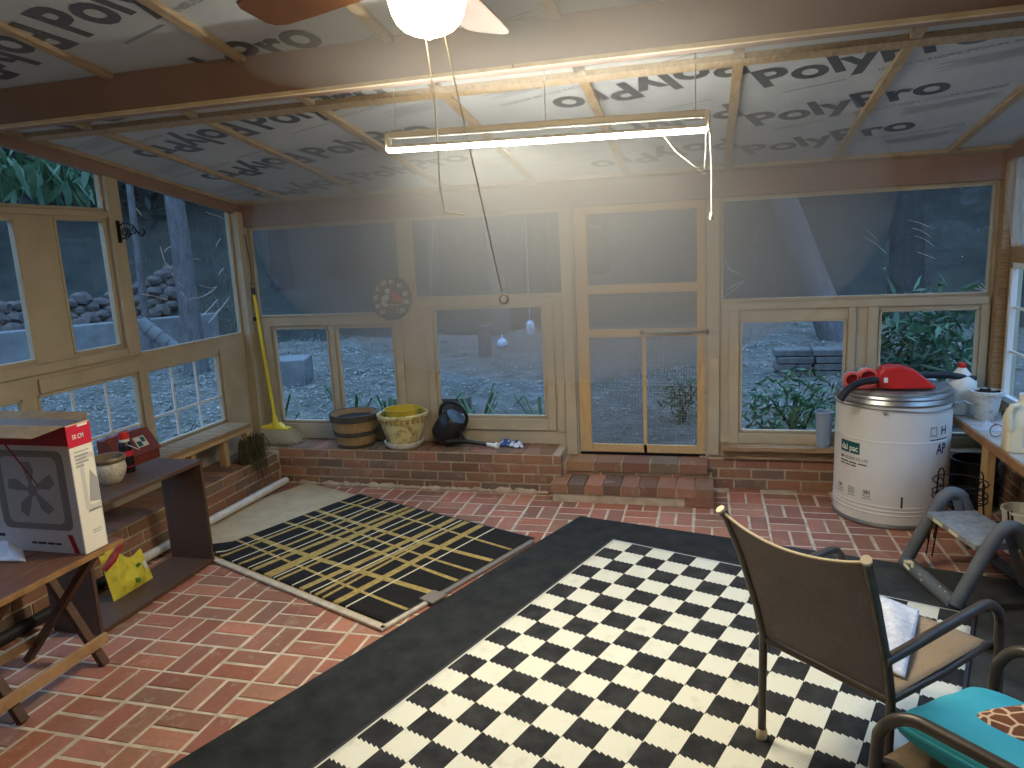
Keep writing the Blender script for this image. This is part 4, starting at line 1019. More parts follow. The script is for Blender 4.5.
mb = MB(); mb.add([(bx0, by0-.002, bz1), (bx1-.004, by0-.002, bz1), (bx1-.075, by0-.075, bz1-.028), (bx0, by0-.075, bz1-.028)], [(0,1,2,3)]); flp = build('front_flap', mb, m['kraft'], fb, solid=.003, smooth=0)
flp['label'] = 'brown inner side of the folded out top flap'
mb = MB(); mb.add([(bx0, by1, bz1), (bx1-.01, by1, bz1), (bx1-.03, by1+.03, bz1+.022), (bx0, by1+.03, bz1+.022)], [(0,1,2,3)]); build('rear_flap', mb, m['kraft'], fb, solid=.003, smooth=0)
mb = MB(); mb.add([(bx1, by0+.005, bz1), (bx1, by1, bz1), (bx1-.045, by1-.0, bz1-.028), (bx1-.045, by0+.01, bz1-.028)], [(0,1,2,3)]); build('side_flap', mb, m['kraft'], fb, solid=.003, smooth=0)
# white folded plastic at table left
def wb(s_, t_):
    e = min(1, 5*min(s_, 1-s_))*min(1, 4*min(t_, 1-t_))
    p = gz(-42+68*s_, 562-22*t_, TZ)
    return (p.x, p.y-.02*t_, TZ+.003+e*(.022+.008*math.sin(s_*15+t_*4)))
mb = MB(); mb.grid(24, 12, wb); solo('plastic_bag', mb, m['bagplastic'], 'flat white plastic bag on the folding table in front of the carton', 'bag', solid=.003)

# ------------------------------------------------------------------ rugs
th1 = math.radians(-22.8)
pu, pv_ = Vector((math.cos(th1), math.sin(th1), 0)), Vector((math.sin(th1), -math.cos(th1), 0))
P0 = Vector((-2.784, 4.47, 0))
def slab(mb, O, u, v, a, b_, c, d, z0, z1):
    q = [O+u*a+v*c, O+u*b_+v*c, O+u*b_+v*d, O+u*a+v*d]
    mb.add([Vector((p.x, p.y, z0)) for p in q]+[Vector((p.x, p.y, z1)) for p in q], [(0,3,2,1),(4,5,6,7),(0,1,5,4),(1,2,6,5),(2,3,7,6),(3,0,4,7)]); return mb
pad = thing('rug_pad', 'plain grey felt pad with a pale bound edge under the lined rug', 'rug pad', (-2.1, 3.6, 0), th1)
build('pad', slab(MB(), P0, pu, pv_, 0, 2.02, 0, 1.12, .001, .009), m['feltpad'], pad)
build('pale_binding', slab(MB(), P0, pu, pv_, 0, 2.03, 1.112, 1.142, .001, .016), m['padedge'], pad, bevel=.004)
build('grey_edge_strip', slab(MB(), P0, pu, pv_, 2.0, 2.035, .02, .78, .001, .018), m['greystrip'], pad, bevel=.004)
build('pale_binding', slab(MB(), P0, pu, pv_, 2.005, 2.03, .78, 1.14, .001, .016), m['padedge'], pad, bevel=.004)
build('corner_clip', slab(MB(), P0, pu, pv_, 1.975, 2.06, .76, .86, .010, .024), m['greystrip'], pad, bevel=.004)
O1 = P0+pu*.545+pv_*.0
ru = MB()
def rugf(s_, t_):
    u, v = 1.455*s_, -1.095*t_
    # folded up near-left corner
    z = .014
    k = max(0, .16-u-(1.095+v)*1.0) if (u < .2 and v < -.9) else 0
    z += k*.25
    return (u, v, z)
ru.grid(48, 36, rugf)
lr_ = build('area_rug', ru, m['lined'], None, origin=(0, 0, 0), solid=.008, smooth=60)
lr_.location = (O1.x-.0, O1.y, 0); lr_.rotation_euler = (0, 0, th1); XF[lr_.name] = Matrix.Identity(4)
for q in ((.0, 1.455, -.0, .010), (1.455, 1.465, -1.095, .010)):
    mb = MB(); mb.b(q[0], q[1], q[2], q[3], .008, .018); build('edge_binding', mb, m['text_dark'], lr_, local=True)
setp(lr_, 'black rug with crossing gold and white lines in front of the back ledge', 'rug')
# black mats
th2 = math.radians(-19.5)
bu, bv = Vector((math.cos(th2), math.sin(th2), 0)), Vector((math.sin(th2), -math.cos(th2), 0))
B0 = Vector((-0.737, 4.086, 0))
def quad_mat(pts):
    mb = MB(); mb.prism([(x, y, .001) for x, y in pts], (0, 0, .006)); return mb
solo('felt_mat', quad_mat([(-.737, 4.086), (.255, 3.84), (-.62, .80), (-2.05, .80)]), m['blackmat'], 'large black felt mat under the left part of the checkered rug', 'mat', bevel=.002)
solo('felt_mat', quad_mat([(.262, 3.838), (1.37, 3.545), (1.37, .80), (-.612, .80)]), m['fadedmat'], 'faded charcoal mat beneath the step stool and right part of the checkered rug', 'mat', bevel=.002)
ck = MB(); ck.grid(56, 88, lambda s_, t_: (CELL*14*s_, -CELL*22*t_, .0125+.0012*math.sin(s_*9)*math.sin(t_*14)))
a_r = math.radians(-20.0)
o = build('checkered_rug', ck, m['checker'], None, origin=(0, 0, 0), solid=.007, smooth=60); o.location = (-.4944, 3.74, 0); o.rotation_euler = (0, 0, a_r)
setp(o, 'large black and cream checkered rug in the middle of the floor', 'rug'); XF[o.name] = Matrix.Identity(4)
for q in ((0, -.012, -22*CELL, 0), (14*CELL, 14*CELL+.012, -22*CELL, 0), (-.012, 14*CELL+.012, 0, .012)):
    mb = MB(); mb.b(min(q[:2]), max(q[:2]), q[2], q[3], .008, .0165); build('edge_binding', mb, m['padedge'] if q[0] == 99 else m['text_dark'], o, local=True)

# ------------------------------------------------------------------ drum and the things on it
DC = Vector((1.008, 4.415, 0)); DR = .293
dm = thing('steel_drum', 'white steel drum with printed labels and a silver lid', 'drum', tuple(DC))
mb = MB(); mb.lathe([(0, .022), (DR, .022), (DR, .07), (DR+.003, .076), (DR, .082), (DR, .092), (DR+.003, .098), (DR, .104), (DR, .114), (DR+.003, .12), (DR, .126), (DR, .478), (DR+.002, .482), (DR, .486), (DR, .675), (0, .675)], DC, 64); build('body', mb, m['drum'], dm, smooth=14)
mb = MB(); mb.lathe([(0, .001), (DR+.004, .001), (DR+.009, .010), (DR+.004, .024), (DR-.002, .026), (0, .026)], DC, 64); build('bottom_rim', mb, m['galv'], dm)
mb = MB(); mb.lathe([(r_, z_+.035) for r_, z_ in [(DR-.01, .638), (DR+.003, .64), (DR+.008, .652), (DR+.003, .664), (DR-.001, .672), (DR+.006, .682), (DR+.001, .694), (DR-.01, .70), (DR-.012, .714), (DR-.028, .722), (DR-.035, .716), (.12, .722), (0, .724)]], DC, 64); lidd = build('lid', mb, m['galv'], dm)
mb = MB()
mb.tube([DC+Vector((math.cos(a_)*(DR+.008), math.sin(a_)*(DR+.008), .660+.006*math.sin(a_*2))) for a_ in [2*PI*k/48 for k in range(48)]], .0045, 8, True); build('clamp_ring', mb, m['galv'], dm)
mb = MB(); a_ = math.radians(-22); c = DC+Vector((math.cos(a_)*(DR+.012), math.sin(a_)*(DR+.012), .66)); mb.cb(c, (.012, .075, .03), Matrix.Rotation(a_, 3, 'Z')); mb.tube([c+Vector((.01, 0, 0)), c+Vector((.05, .05, .01)), c+Vector((.09, .05, -.01))], .005, 8)
build('clamp_latch', mb, m['galv'], dm)
mb = MB(); mb.sphere(DC+Vector((math.cos(-1.9)*(DR+.01), math.sin(-1.9)*(DR+.01), .645)), .011, 8, 6); build('ring_bolt', mb, m['galv'], dm)
def dw(phi0, z0, d_=.0008):
    def fn(x, y):
        a_ = math.radians(phi0)+x/DR
        return (DC.x+math.sin(a_)*(DR+d_), DC.y-math.cos(a_)*(DR+d_), z0+y)
    return fn
def patch(mb, f, w, h, n=8): mb.grid(n, 1, lambda s_, t_: f(w*s_, h*t_))
LA = -70
mb = MB(); patch(mb, dw(LA, .392, .0007), .135, .066); lab = build('teal_label', mb, m['teal_ink'], dm, normals=False)
mb = MB(); text(mb, 'dal pac', .116, .034, dw(LA+1.8, .407, .0012), .02); build('label_lettering', mb, m['white_ink'], lab, smooth=0, normals=False)
mb = MB(); text(mb, 'HOLDING CO., LTD.', .150, .015, dw(LA+7, .357), .012)
for k, (x0_, w_) in enumerate(((0, .06), (.066, .05), (.125, .05))): patch(mb, dw(LA+.5+x0_*196, .336), w_, .007, 3)
for k, (x0_, w_) in enumerate(((0, .036), (.042, .03), (.078, .036))): patch(mb, dw(LA+.5+x0_*196, .320), w_, .007, 3)
patch(mb, dw(LA+.5, .357), .024, .012, 2)
build('maker_lettering', mb, m['text_dark'], dm, smooth=0, normals=False)
# handling pictograms
mb = MB()
def pic_frame(f, w=.036, t_=.0025):
    for q in ((0, w, 0, t_), (0, w, w-t_, w), (0, t_, 0, w), (w-t_, w, 0, w)):
        mb.add([f(q[0], q[2]), f(q[1], q[2]), f(q[1], q[3]), f(q[0], q[3])], [(0,1,2,3)])
def symb(ph):
    g_ = dw(ph, .152); mb.add([g_(-.002, 0), g_(.044, 0), g_(.044, .003), g_(-.002, .003)], [(0,1,2,3)])
    build('handling_symbol', mb, m['text_dark'], dm, smooth=0, normals=False)
f0 = dw(LA-3, .165); pic_frame(f0)
mb.add([f0(.006, .020), f0(.030, .020), f0(.026, .028), f0(.018, .031), f0(.010, .028)], [(0,1,2,3,4)]); mb.add([f0(.017, .007), f0(.019, .007), f0(.019, .02), f0(.017, .02)], [(0,1,2,3)])
symb(LA-3)
mb = MB(); f1 = dw(LA+14, .165); pic_frame(f1)
for k in range(3):
    t0 = 2*PI*k/3; mb.add([f1(.018+.011*math.cos(t0+q), .018+.011*math.sin(t0+q)) for q in (0, .5, 1, 1.5)]+[f1(.018+.007*math.cos(t0+q), .018+.007*math.sin(t0+q)) for q in (1.5, 1, .5, 0)], [tuple(range(8))])
symb(LA+14)
mb = MB(); f2 = dw(LA+32, .165); pic_frame(f2)
for dx_ in (-1, 1): mb.add([f2(.018+dx_*.002, .006), f2(.018+dx_*.013, .022), f2(.018+dx_*.011, .030), f2(.018+dx_*.006, .026), f2(.018+dx_*.008, .02)], [(0,1,2,3,4)])
mb.add([f2(.015, .016), f2(.021, .016), f2(.023, .030), f2(.013, .030)], [(0,1,2,3)])
symb(LA+32)
mb = MB(); f3 = dw(-1, .118); mb.add([f3(0, 0), f3(.010, 0), f3(.010, .068), f3(0, .068)], [(0,1,2,3)]); build('black_slot', mb, m['text_dark'], dm, smooth=0, normals=False)
mb = MB(); RA = 26
text(mb, 'H', .04, .045, dw(RA+14, .52), .02); patch(mb, dw(RA, .492), .13, .006); text(mb, 'AP', .075, .055, dw(RA+8, .415), .02)
fN = dw(RA, .515)
for (x0_, y0_, x1_, y1_) in ((0, 0, .003, .05), (.036, 0, .039, .05), (0, 0, .014, .003), (.025, 0, .039, .003), (0, .047, .014, .05), (.025, .047, .039, .05)): mb.add([fN(x0_, y0_), fN(x1_, y0_), fN(x1_, y1_), fN(x0_, y1_)], [(0,1,2,3)])
mb.add([fN(.013, .047), fN(.016, .05), fN(.021, .04), fN(.019, .038)], [(0,1,2,3)]); mb.add([fN(.019, .038), fN(.021, .04), fN(.027, .05), fN(.024, .05)], [(0,1,2,3)])
mb.add([fN(.013, .003), fN(.016, .0), fN(.021, .01), fN(.019, .012)], [(0,1,2,3)]); mb.add([fN(.019, .012), fN(.021, .01), fN(.027, .0), fN(.024, .0)], [(0,1,2,3)])
build('blue_lettering', mb, m['navy_ink'], dm, smooth=0, normals=False)
# red wedge nozzle on lid
YN_ = 4.19
LZ = .7585
rn = thing('vacuum_nozzle', 'red plastic wedge shaped vacuum nozzle lying on the drum lid', 'vacuum nozzle', (1.02, YN_+.05, LZ))
pz = lambda x, y: (lambda q: Vector((q.x, YN_, max(q.z, LZ+.001))))(gy(x, y, YN_))
out_ = [gy(879, 387, YN_), gy(893, 388, YN_), gy(938, 387, YN_), gy(936, 384, YN_), gy(916, 366, YN_), gy(903, 362, YN_), gy(885, 364, YN_), gy(879, 371, YN_)]
zb = min(p.z for p in out_); out_ = [Vector((p.x, YN_, (p.z-zb)*.88+LZ+.003)) for p in out_]
mb = MB(); mb.prism(out_, (0, .11, 0)); bd = build('nozzle_body', mb, m['redpl'], rn, bevel=.008)
mb = MB(); hz = LZ+.118-.003
hx = [gy(x, 363, YN_).x for x in (884, 892, 904, 912)]
mb.tube([(hx[0], YN_+.085, hz-.04), (hx[0]+.004, YN_+.085, hz-.004), (hx[1], YN_+.085, hz+.004), (hx[2], YN_+.085, hz), (hx[3], YN_+.085, hz-.03)], .010, 10); build('handle', mb, m['redpl'], rn)
p = [gy(*q, YN_-.001) for q in ((884, 376), (888, 376), (888, 381), (884, 381))]; zo = -zb+LZ+.003
mb = MB(); mb.add([(q.x, YN_-.0012, q.z+zo) for q in p], [(0,1,2,3)]); build('white_sticker', mb, m['white_ink'], bd, smooth=0)
# twin tube attachment, clear with red rims
tt = thing('twin_tube_attachment', 'clear plastic attachment with two red rimmed round openings on the drum lid', 'attachment', (.91, 4.33, LZ))
for (px_, py_, rr_) in ((853, 376, .042), (869, 371, .052)):
    q = gy(px_, py_, 4.22); cz = LZ+rr_+.006
    Ry = Matrix.Rotation(-PI/2, 3, 'X')
    mb = MB(); mb.lathe([(rr_*.78, 0), (rr_, 0), (rr_+.004, .006), (rr_+.004, .018), (rr_*.78, .018), (rr_*.78, 0)], (q.x, 4.22, cz), 28, Ry); build('red_rim', mb, m['pinkpl'], tt)
    mb = MB(); mb.lathe([(rr_*.9, .016), (rr_*.98, .06), (rr_*.86, .14), (rr_*.5, .17), (0, .175)], (q.x, 4.22, cz), 28, Ry); build('clear_shell', mb, m['cloudy'], tt)
    mb = MB(); mb.lathe([(rr_*.75, .02), (rr_*.7, .03), (0, .03)], (q.x, 4.22, cz), 20, Ry); build('red_liner', mb, m['darkred_print'], tt)
mb = MB(); q0, q1 = gy(846, 382, 4.23), gy(878, 380, 4.23); mb.cb(((q0.x+q1.x)/2, 4.26, LZ+.009), (q1.x-q0.x, .09, .014)); build('base', mb, m['pinkpl'], tt, bevel=.005)
# black hose over the drum rim
hs = [(840, 400, 4.11, 0), (850, 388, 4.125, 0), (862, 382, 4.14, 0), (878, 380, 4.15, 0)]
pts = [gy(x, y, Y_) for x, y, Y_, _ in hs]
for p_ in pts[1:]: p_.z = max(p_.z, LZ+.021)
mb = MB(); mb.tube(smoothp([pts[0], pts[0].lerp(pts[1], .5)+Vector((0, 0, .006)), pts[1], pts[2], pts[3]]), .019, 14); solo('black_hose', mb, m['hose'], 'short black hose hanging over the left rim of the drum', 'hose')
mb = MB(); a_, b__ = gy(919, 371, 4.50), gy(975, 379, 4.56)
mb.tube([Vector((a_.x-.04, 4.47, LZ+.022)), Vector((a_.x, 4.50, LZ+.024)), a_.lerp(b__, .5)+Vector((0, 0, .0)), b__], [.016, .019, .020, .018], 14); solo('black_pipe', mb, m['hose'], 'black tube across the back of the drum lid in front of the white jug', 'hose')

# ------------------------------------------------------------------ right side
bz = .55
be = thing('work_bench', 'narrow wooden bench along the right window wall', 'bench', (1.47, 3.9, 0))
mb = MB(); mb.b(1.352, XR-.005, 2.6, 4.66, bz-.03, bz); build('top', mb, m['bench'], be, bevel=.003)
mb = MB(); mb.b(1.338, 1.352, 2.6, 4.66, bz-.044, bz-.001); build('front_edge', mb, m['benchedge'], be, bevel=.002)
for y in (4.13, 2.75):
    mb = MB(); mb.b(1.40, 1.44, y, y+.085, .002, bz-.031); build('leg', mb, m['lumberv'], be, bevel=.002)
# plastic curtain on upper right window
mb = MB()
def curt(s_, t_):
    return (XR-.016-.012*math.sin(s_*26)-.008*math.sin(s_*11+t_*3)-.02*(1-abs(2*t_-1)), 3.7+.92*s_+.035*t_, 1.475+.47*t_)
mb.grid(80, 14, curt); solo('plastic_curtain', mb, m['cloudy'], 'crinkled clear plastic sheet hung over the upper right window', 'plastic sheet', smooth=180, normals=False)
# white jug with red cap behind drum
jc = Vector((1.395, 4.585, bz+.001))
jg = thing('cone_top_jug', 'white jug with a cone shoulder and red cap behind the drum', 'jug', tuple(jc))
mb = MB(); mb.lathe([(0, 0), (.072, 0), (.078, .01), (.078, .175), (.074, .19), (.024, .255), (.02, .262), (0, .262)], jc, 32); build('body', mb, m['white_pl'], jg)
mb = MB(); mb.lathe([(0, .262), (.021, .262), (.022, .285), (.019, .29), (0, .29)], jc, 20); build('cap', mb, m['redpl'], jg)
# whitewashed pot on bench
wp = gy(981, 410, 4.42); wpc = Vector((1.478, 4.435, bz+.001))
po = thing('white_pot', 'whitewashed clay pot filled with dry soil on the right bench', 'flower pot', tuple(wpc))
mb = MB(); mb.lathe([(0, 0), (.05, 0), (.053, .006), (.072, .135), (.082, .137), (.084, .158), (.074, .16), (.066, .13), (0, .12)], wpc, 32); build('body', mb, m['whitepot'], po)
mb = MB(); mb.lathe([(0, .152), (.03, .155), (.068, .148)], wpc, 24)
for k in range(20):
    a_ = random.uniform(0, 6.28); r_ = random.uniform(0, .06); mb.sphere(wpc+Vector((math.cos(a_)*r_, math.sin(a_)*r_, .153)), random.uniform(.006, .012), 6, 5)
build('soil', mb, m['soil'], po)
# cling of clear plastic on the bench
def clf(s_, t_):
    e = min(1, 4*min(s_, 1-s_))*min(1, 4*min(t_, 1-t_))
    return (1.36+.22*s_, 4.14+.17*t_, bz+.003+e*(.018+.014*math.sin(s_*19+t_*7)*math.sin(t_*15)))
mb = MB(); mb.grid(30, 24, clf); solo('crumpled_plastic', mb, m['cloudy'], 'crumpled clear plastic sheet on the bench in front of the white pot', 'plastic sheet', smooth=60, normals=False)
# wire hoop on the bench
mb = MB(); c = gz(990, 424, bz+.03)
mb.tube([Vector((1.40, 4.04, bz+.034))+Vector((.032*math.cos(2*PI*k/20), .012*math.cos(2*PI*k/20), .032*math.sin(2*PI*k/20))) for k in range(20)], .002, 6, True)
solo('wire_hoop', mb, m['black_iron'], 'small dark wire hoop standing on the bench by the plastic jug', 'wire')
# dark tube on the sill behind jug
mb = MB(); mb.tube([(1.575, 4.42, bz+.03), (1.585, 4.05, bz+.03), (1.58, 3.95, bz+.03)], .026, 12); solo('dark_tube', mb, m['hose'], 'dark tube lying at the back of the bench behind the cream jug', 'tube')
# cream gallon jug with a label
gj = Vector((1.425, 3.80, bz+.001)); grz = math.radians(-8)
gg = thing('gallon_jug', 'cream plastic gallon jug with a handle and printed label on the bench edge', 'jug', tuple(gj), grz)
mb = MB()
def sect(z, hw, hd, r): return [(x, y, z) for x, y in rrect(-hw, hw, -hd, hd, r, 5)]
secs = [sect(0, .07, .06, .02), sect(.006, .074, .064, .022), sect(.12, .075, .065, .022), sect(.15, .074, .064, .024), sect(.19, .066, .054, .03), sect(.215, .045, .04, .03), sect(.23, .026, .026, .02), sect(.25, .022, .022, .018)]
n_ = len(secs[0]); vs_ = [p for s_ in secs for p in s_]
fs = [(i*n_+k, i*n_+(k+1) % n_, (i+1)*n_+(k+1) % n_, (i+1)*n_+k) for i in range(len(secs)-1) for k in range(n_)]+[tuple(range(n_-1, -1, -1)), tuple((len(secs)-1)*n_+k for k in range(n_))]
mb.add(vs_, fs); build('body', mb, m['jug'], gg, local=True, bevel=.003)
mb = MB(); mb.tube([(-.035, -.052, .225), (-.062, -.06, .222), (-.072, -.066, .19), (-.07, -.07, .14), (-.066, -.066, .115)], .0135, 10); build('handle', mb, m['jug'], gg, local=True)
mb = MB(); mb.lathe([(0, .25), (.024, .25), (.024, .272), (0, .274)], (0, 0, 0), 20); build('cap', mb, m['white_pl'], gg, local=True)
mb = MB(); mb.b(-.012, .066, -.0665, -.0655, .03, .14); jl = build('label', mb, m['lgrey_print'], gg, local=True, smooth=0)
mb = MB()
for k in range(9): mb.b(-.006, .058-.01*(k % 3), -.0672, -.0666, .128-.0105*k, .132-.0105*k)
build('label_print', mb, m['mgrey_print'], jl, local=True, smooth=0)
# wire plant stand between drum and bench
ws = Vector((1.20, 3.86, .008))
mb = MB()
for z, r in ((.36, .118), (.30, .118), (.275, .118)):
    mb.tube([ws+Vector((math.cos(2*PI*k/32)*r, math.sin(2*PI*k/32)*r, z)) for k in range(32)], .0035, 6, True)
for k in range(4):
    a_ = 2*PI*k/4+.5; d_ = Vector((math.cos(a_), math.sin(a_), 0)); s_ = Vector((-d_.y, d_.x, 0))
    for q in (-1, 1): mb.tube([ws+d_*.16+s_*.018*q, ws+d_*.12+s_*.018*q+Vector((0, 0, .28)), ws+d_*.118+s_*.018*q+Vector((0, 0, .375)), ws+d_*.118+s_*.009*q+Vector((0, 0, .392)), ws+d_*.118+Vector((0, 0, .396))], .0035, 6)
for z in (.275,):
    for q in range(4):
        a_ = PI*q/4; mb.tube([ws+Vector((math.cos(a_)*.118, math.sin(a_)*.118, z)), ws-Vector((math.cos(a_)*.118, math.sin(a_)*.118, -z))], .003, 6)
solo('wire_plant_stand', mb, m['black_iron'], 'black wire plant stand between the drum and the bench leg', 'plant stand')
# dark bin behind the stand
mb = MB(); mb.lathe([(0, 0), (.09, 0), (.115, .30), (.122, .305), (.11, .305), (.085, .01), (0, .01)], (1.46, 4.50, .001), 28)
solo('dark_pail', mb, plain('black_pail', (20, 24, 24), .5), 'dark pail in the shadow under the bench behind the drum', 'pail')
# white bucket under the bench
wbk = Vector((1.50, 3.90, .001))
bk = thing('white_bucket', 'white plastic bucket with a black cord under the bench', 'bucket', tuple(wbk))
mb = MB(); mb.lathe([(0, .004), (.075, .0), (.095, .21), (.101, .213), (.101, .225), (.09, .225), (.072, .008), (0, .01)], wbk, 32); build('body', mb, m['white_pl'], bk)
for q in (-.008, .008):
    mb = MB(); mb.tube([wbk+Vector((-.085+q, -.058, .232)), wbk+Vector((-.083+q, -.064, .2)), wbk+Vector((-.066+q, -.062, .06))], .0035, 6); build('black_cord', mb, m['black_iron'], bk)
# leaning brown panel
mb = MB(); mb.prism([(1.40, 3.10, .001), (1.40, 3.72, .001), (1.53, 3.76, .33), (1.53, 3.10, .33)], (.018, 0, 0)); solo('leaning_board', mb, m['oldwood'], 'brown wood board leaning under the bench behind the step stool', 'board')
# grey-blue pail on the sill left of the drum
pcx = Vector((.715, 4.645, 0)); mb = MB(); 
bp_ = thing('blue_pail', 'small grey-blue pail on the window sill left of the drum', 'pail', (.70, 4.695, .303))
mb = MB(); mb.lathe([(0, .0), (.040, .0), (.050, .205), (.053, .208), (.053, .220), (.047, .220), (.037, .02), (0, .02)], (.692, 4.692, .303), 28); build('body', mb, m['bluepail'], bp_)
mb = MB(); mb.tube([(.692+.053*math.cos(2*PI*k/28), 4.692+.053*math.sin(2*PI*k/28), .521) for k in range(28)], .004, 6, True); build('rim', mb, m['bluepail'], bp_)

# step stool
sf, sr_ = Vector((.917, 3.63, 0)), Vector((1.01, 3.211, 0))
fwd = (sf-sr_).normalized(); bk_ = Vector((.976, .217, 0)).normalized()
so = thing('step_stool', 'grey step stool with thick rounded side frames and peeling paint', 'step stool', tuple((sf+sr_)/2))
for foot in (sf, sr_):
    mb = MB(); zt = .372
    arc = [foot+Vector((0, 0, .03)), foot+bk_*.06+Vector((0, 0, .16)), foot+bk_*.135+Vector((0, 0, zt-.055))]
    arc += [foot+bk_*(.155+.012)+Vector((0, 0, zt-.012)), foot+bk_*.20+Vector((0, 0, zt)), foot+bk_*.24+Vector((0, 0, zt-.018)), foot+bk_*.262+Vector((0, 0, zt-.065)), foot+bk_*.34+Vector((0, 0, .16)), foot+bk_*.41+Vector((0, 0, .03))]
    mb.tube(smoothp(arc, 4), .029, 14); build('side_frame', mb, m['grey_stool'], so)
mb = MB(); mb.tube([sf+Vector((0, 0, .033)), sr_+Vector((0, 0, .033))], .033, 16); ft = build('front_bar', mb, m['grey_stool'], so)
mb = MB()
for k in range(14):
    q = sf.lerp(sr_, .12+.02*(k % 6)+random.uniform(0, .06) if k < 10 else random.uniform(.4, .9)); a_ = random.uniform(.2, 1.3)
    c = q+Vector((-math.cos(a_)*.0335, 0, .033+math.sin(a_)*.0335)); R = Matrix.Rotation(a_-PI/2, 3, 'Y') if False else None
    mb.sphere(c, random.uniform(.010, .018) if k < 10 else .006, 7, 5, (.55, 1.1, .55))
build('peeled_patch', mb, m['peel'], ft)
mb = MB(); mb.tube([sf+bk_*.41+Vector((0, 0, .03)), sr_+bk_*.41+Vector((0, 0, .03))], .026, 14); build('rear_bar', mb, m['grey_stool'], so)
mb = MB(); zt = .262; a0, a1 = .075, .30
q = [sf+bk_*a0-fwd*.02, sf+bk_*a1-fwd*.02, sr_+bk_*a1+fwd*.02, sr_+bk_*a0+fwd*.02]
mb.add([p+Vector((0, 0, zt)) for p in q]+[p+Vector((0, 0, zt+.03)) for p in q], [(0,3,2,1),(4,5,6,7),(0,1,5,4),(1,2,6,5),(2,3,7,6),(3,0,4,7)]); trd = build('tread', mb, m['grey_tread'], so, bevel=.006)
mb = MB(); p0_ = q[0].lerp(q[3], .3)-bk_*.0012; 
for k, (a_, b__) in enumerate(((.16, .36), (.5, .68))):
    A_, B_ = q[0].lerp(q[3], a_)-bk_*.0015, q[0].lerp(q[3], b__)-bk_*.0015
    mb = MB(); mb.add([A_+Vector((0,0,zt+.006)), B_+Vector((0,0,zt+.004)), B_+Vector((0,0,zt+.022)), A_+Vector((0,0,zt+.024))], [(0,1,2,3)]); build('pale_sticker', mb, m['peel'], trd, smooth=0)
for foot, s_ in ((sf, -1), (sr_, 1)):
    mb = MB(); A_ = foot+fwd*(.02*s_)
    mb.prism([A_+bk_*.19+Vector((0,0,.34)), A_+bk_*.225+Vector((0,0,.34)), A_+bk_*.31+Vector((0,0,.10)), A_+bk_*.27+Vector((0,0,.10))], fwd*(.008*s_))
    build('folding_brace', mb, m['grey_stool'], so)

# patio chairs
def make_chair():
    t_ = thing('patio_chair', 'brown sling patio chair with bronze arms standing on the checkered rug', 'chair', (0, 0, 0), 0)
    r = .0125; W = .205
    def up(x): return [Vector((x, 0, .36)), Vector((x*1.01, -.03, .47)), Vector((x*1.03, -.10, .66)), Vector((x*1.06, -.155, .78)), Vector((x*1.09, -.172, .805))]
    for sx in (-1, 1):
        mb = MB(); mb.tube([Vector((sx*W, 0, .012)), Vector((sx*W, 0, .36))], r, 12); lg = build('leg', mb, m['frame'], t_)
        mb = MB(); mb.lathe([(0, 0), (.017, 0), (.018, .02), (.0145, .034), (0, .034)], (sx*W, 0, 0), 14); build('foot_cap', mb, m['cap'], lg)
        mb = MB(); mb.tube(up(sx*W), r, 12); u_ = build('back_upright', mb, m['frame'], t_)
        mb = MB(); a_ = up(sx*W); d_ = (a_[-1]-a_[-2]).normalized(); mb.tube([a_[-1]-d_*.002, a_[-1]+d_*.007], .0135, 14); build('top_cap', mb, m['cap'], u_)
        mb = MB(); X2 = sx*.25
        mb.tube(smoothp([Vector((sx*W*1.02, -.045, .488)), Vector((sx*.226, .02, .505)), Vector((sx*.238, .12, .518)), Vector((sx*.243, .34, .520)), Vector((sx*.244, .41, .514)), Vector((X2, .455, .485)), Vector((X2, .48, .44))], 4), .015, 12); build('arm', mb, m['frame'], t_)
        mb = MB(); mb.tube([Vector((X2, .48, .44)), Vector((X2, .488, .30)), Vector((X2, .50, .012))], .015, 12); lg = build('leg', mb, m['frame'], t_)
        mb = MB(); mb.lathe([(0, 0), (.019, 0), (.019, .03), (0, .03)], (X2, .5, 0), 14); build('foot_cap', mb, m['cap'], lg)
        mb = MB(); mb.tube([Vector((sx*W, 0, .355)), Vector((sx*.215, .25, .348)), Vector((sx*.225, .46, .362)), Vector((sx*.225, .49, .352))], .011, 10); build('seat_rail', mb, m['frame'], t_)
    mb = MB(); mb.tube([Vector((-W, .005, .345)), Vector((W, .005, .345))], .011, 10); build('rear_crossbar', mb, m['frame'], t_)
    mb = MB(); mb.tube([Vector((-.25, .49, .335)), Vector((.25, .49, .335))], .012, 10); build('front_crossbar', mb, m['frame'], t_)
    def back(s_, q):
        x = (-1+2*s_)*W*(1.0+.075*q); pts = up(1.0)
        zs = .362+(.80-.362)*q
        yl = 0
        for A_, B_ in zip(pts, pts[1:]):
            if A_.z <= zs <= B_.z+1e-6: yl = A_.y+(B_.y-A_.y)*(zs-A_.z)/(B_.z-A_.z)
        bow = (1-(2*s_-1)**2)
        return (x, yl-.018*bow*q, zs-.035*bow*q**3)
    mb = MB(); mb.grid(20, 24, back); bs = build('back_sling', mb, m['sling'], t_, solid=.003, smooth=180, normals=False)
    mb = MB(); mb.tube([Vector(back(k/20, 1)) for k in range(21)], .0042, 6); build('sling_top_hem', mb, m['cap'], bs)
    def seat(s_, q):
        x = (-1+2*s_)*(W+.02*q)
        bow = 1-(2*s_-1)**2
        return (x, .012+.475*q, .364+.006*q-.02*bow*math.sin(PI*min(1, q*1.05)) - (.012*max(0, q-.93)/.07))
    mb = MB(); mb.grid(16, 20, seat); build('seat_sling', mb, m['seatsling'], t_, solid=.003, smooth=180, normals=False)
    return t_
chair = make_chair()
R1 = -math.asin(.676)
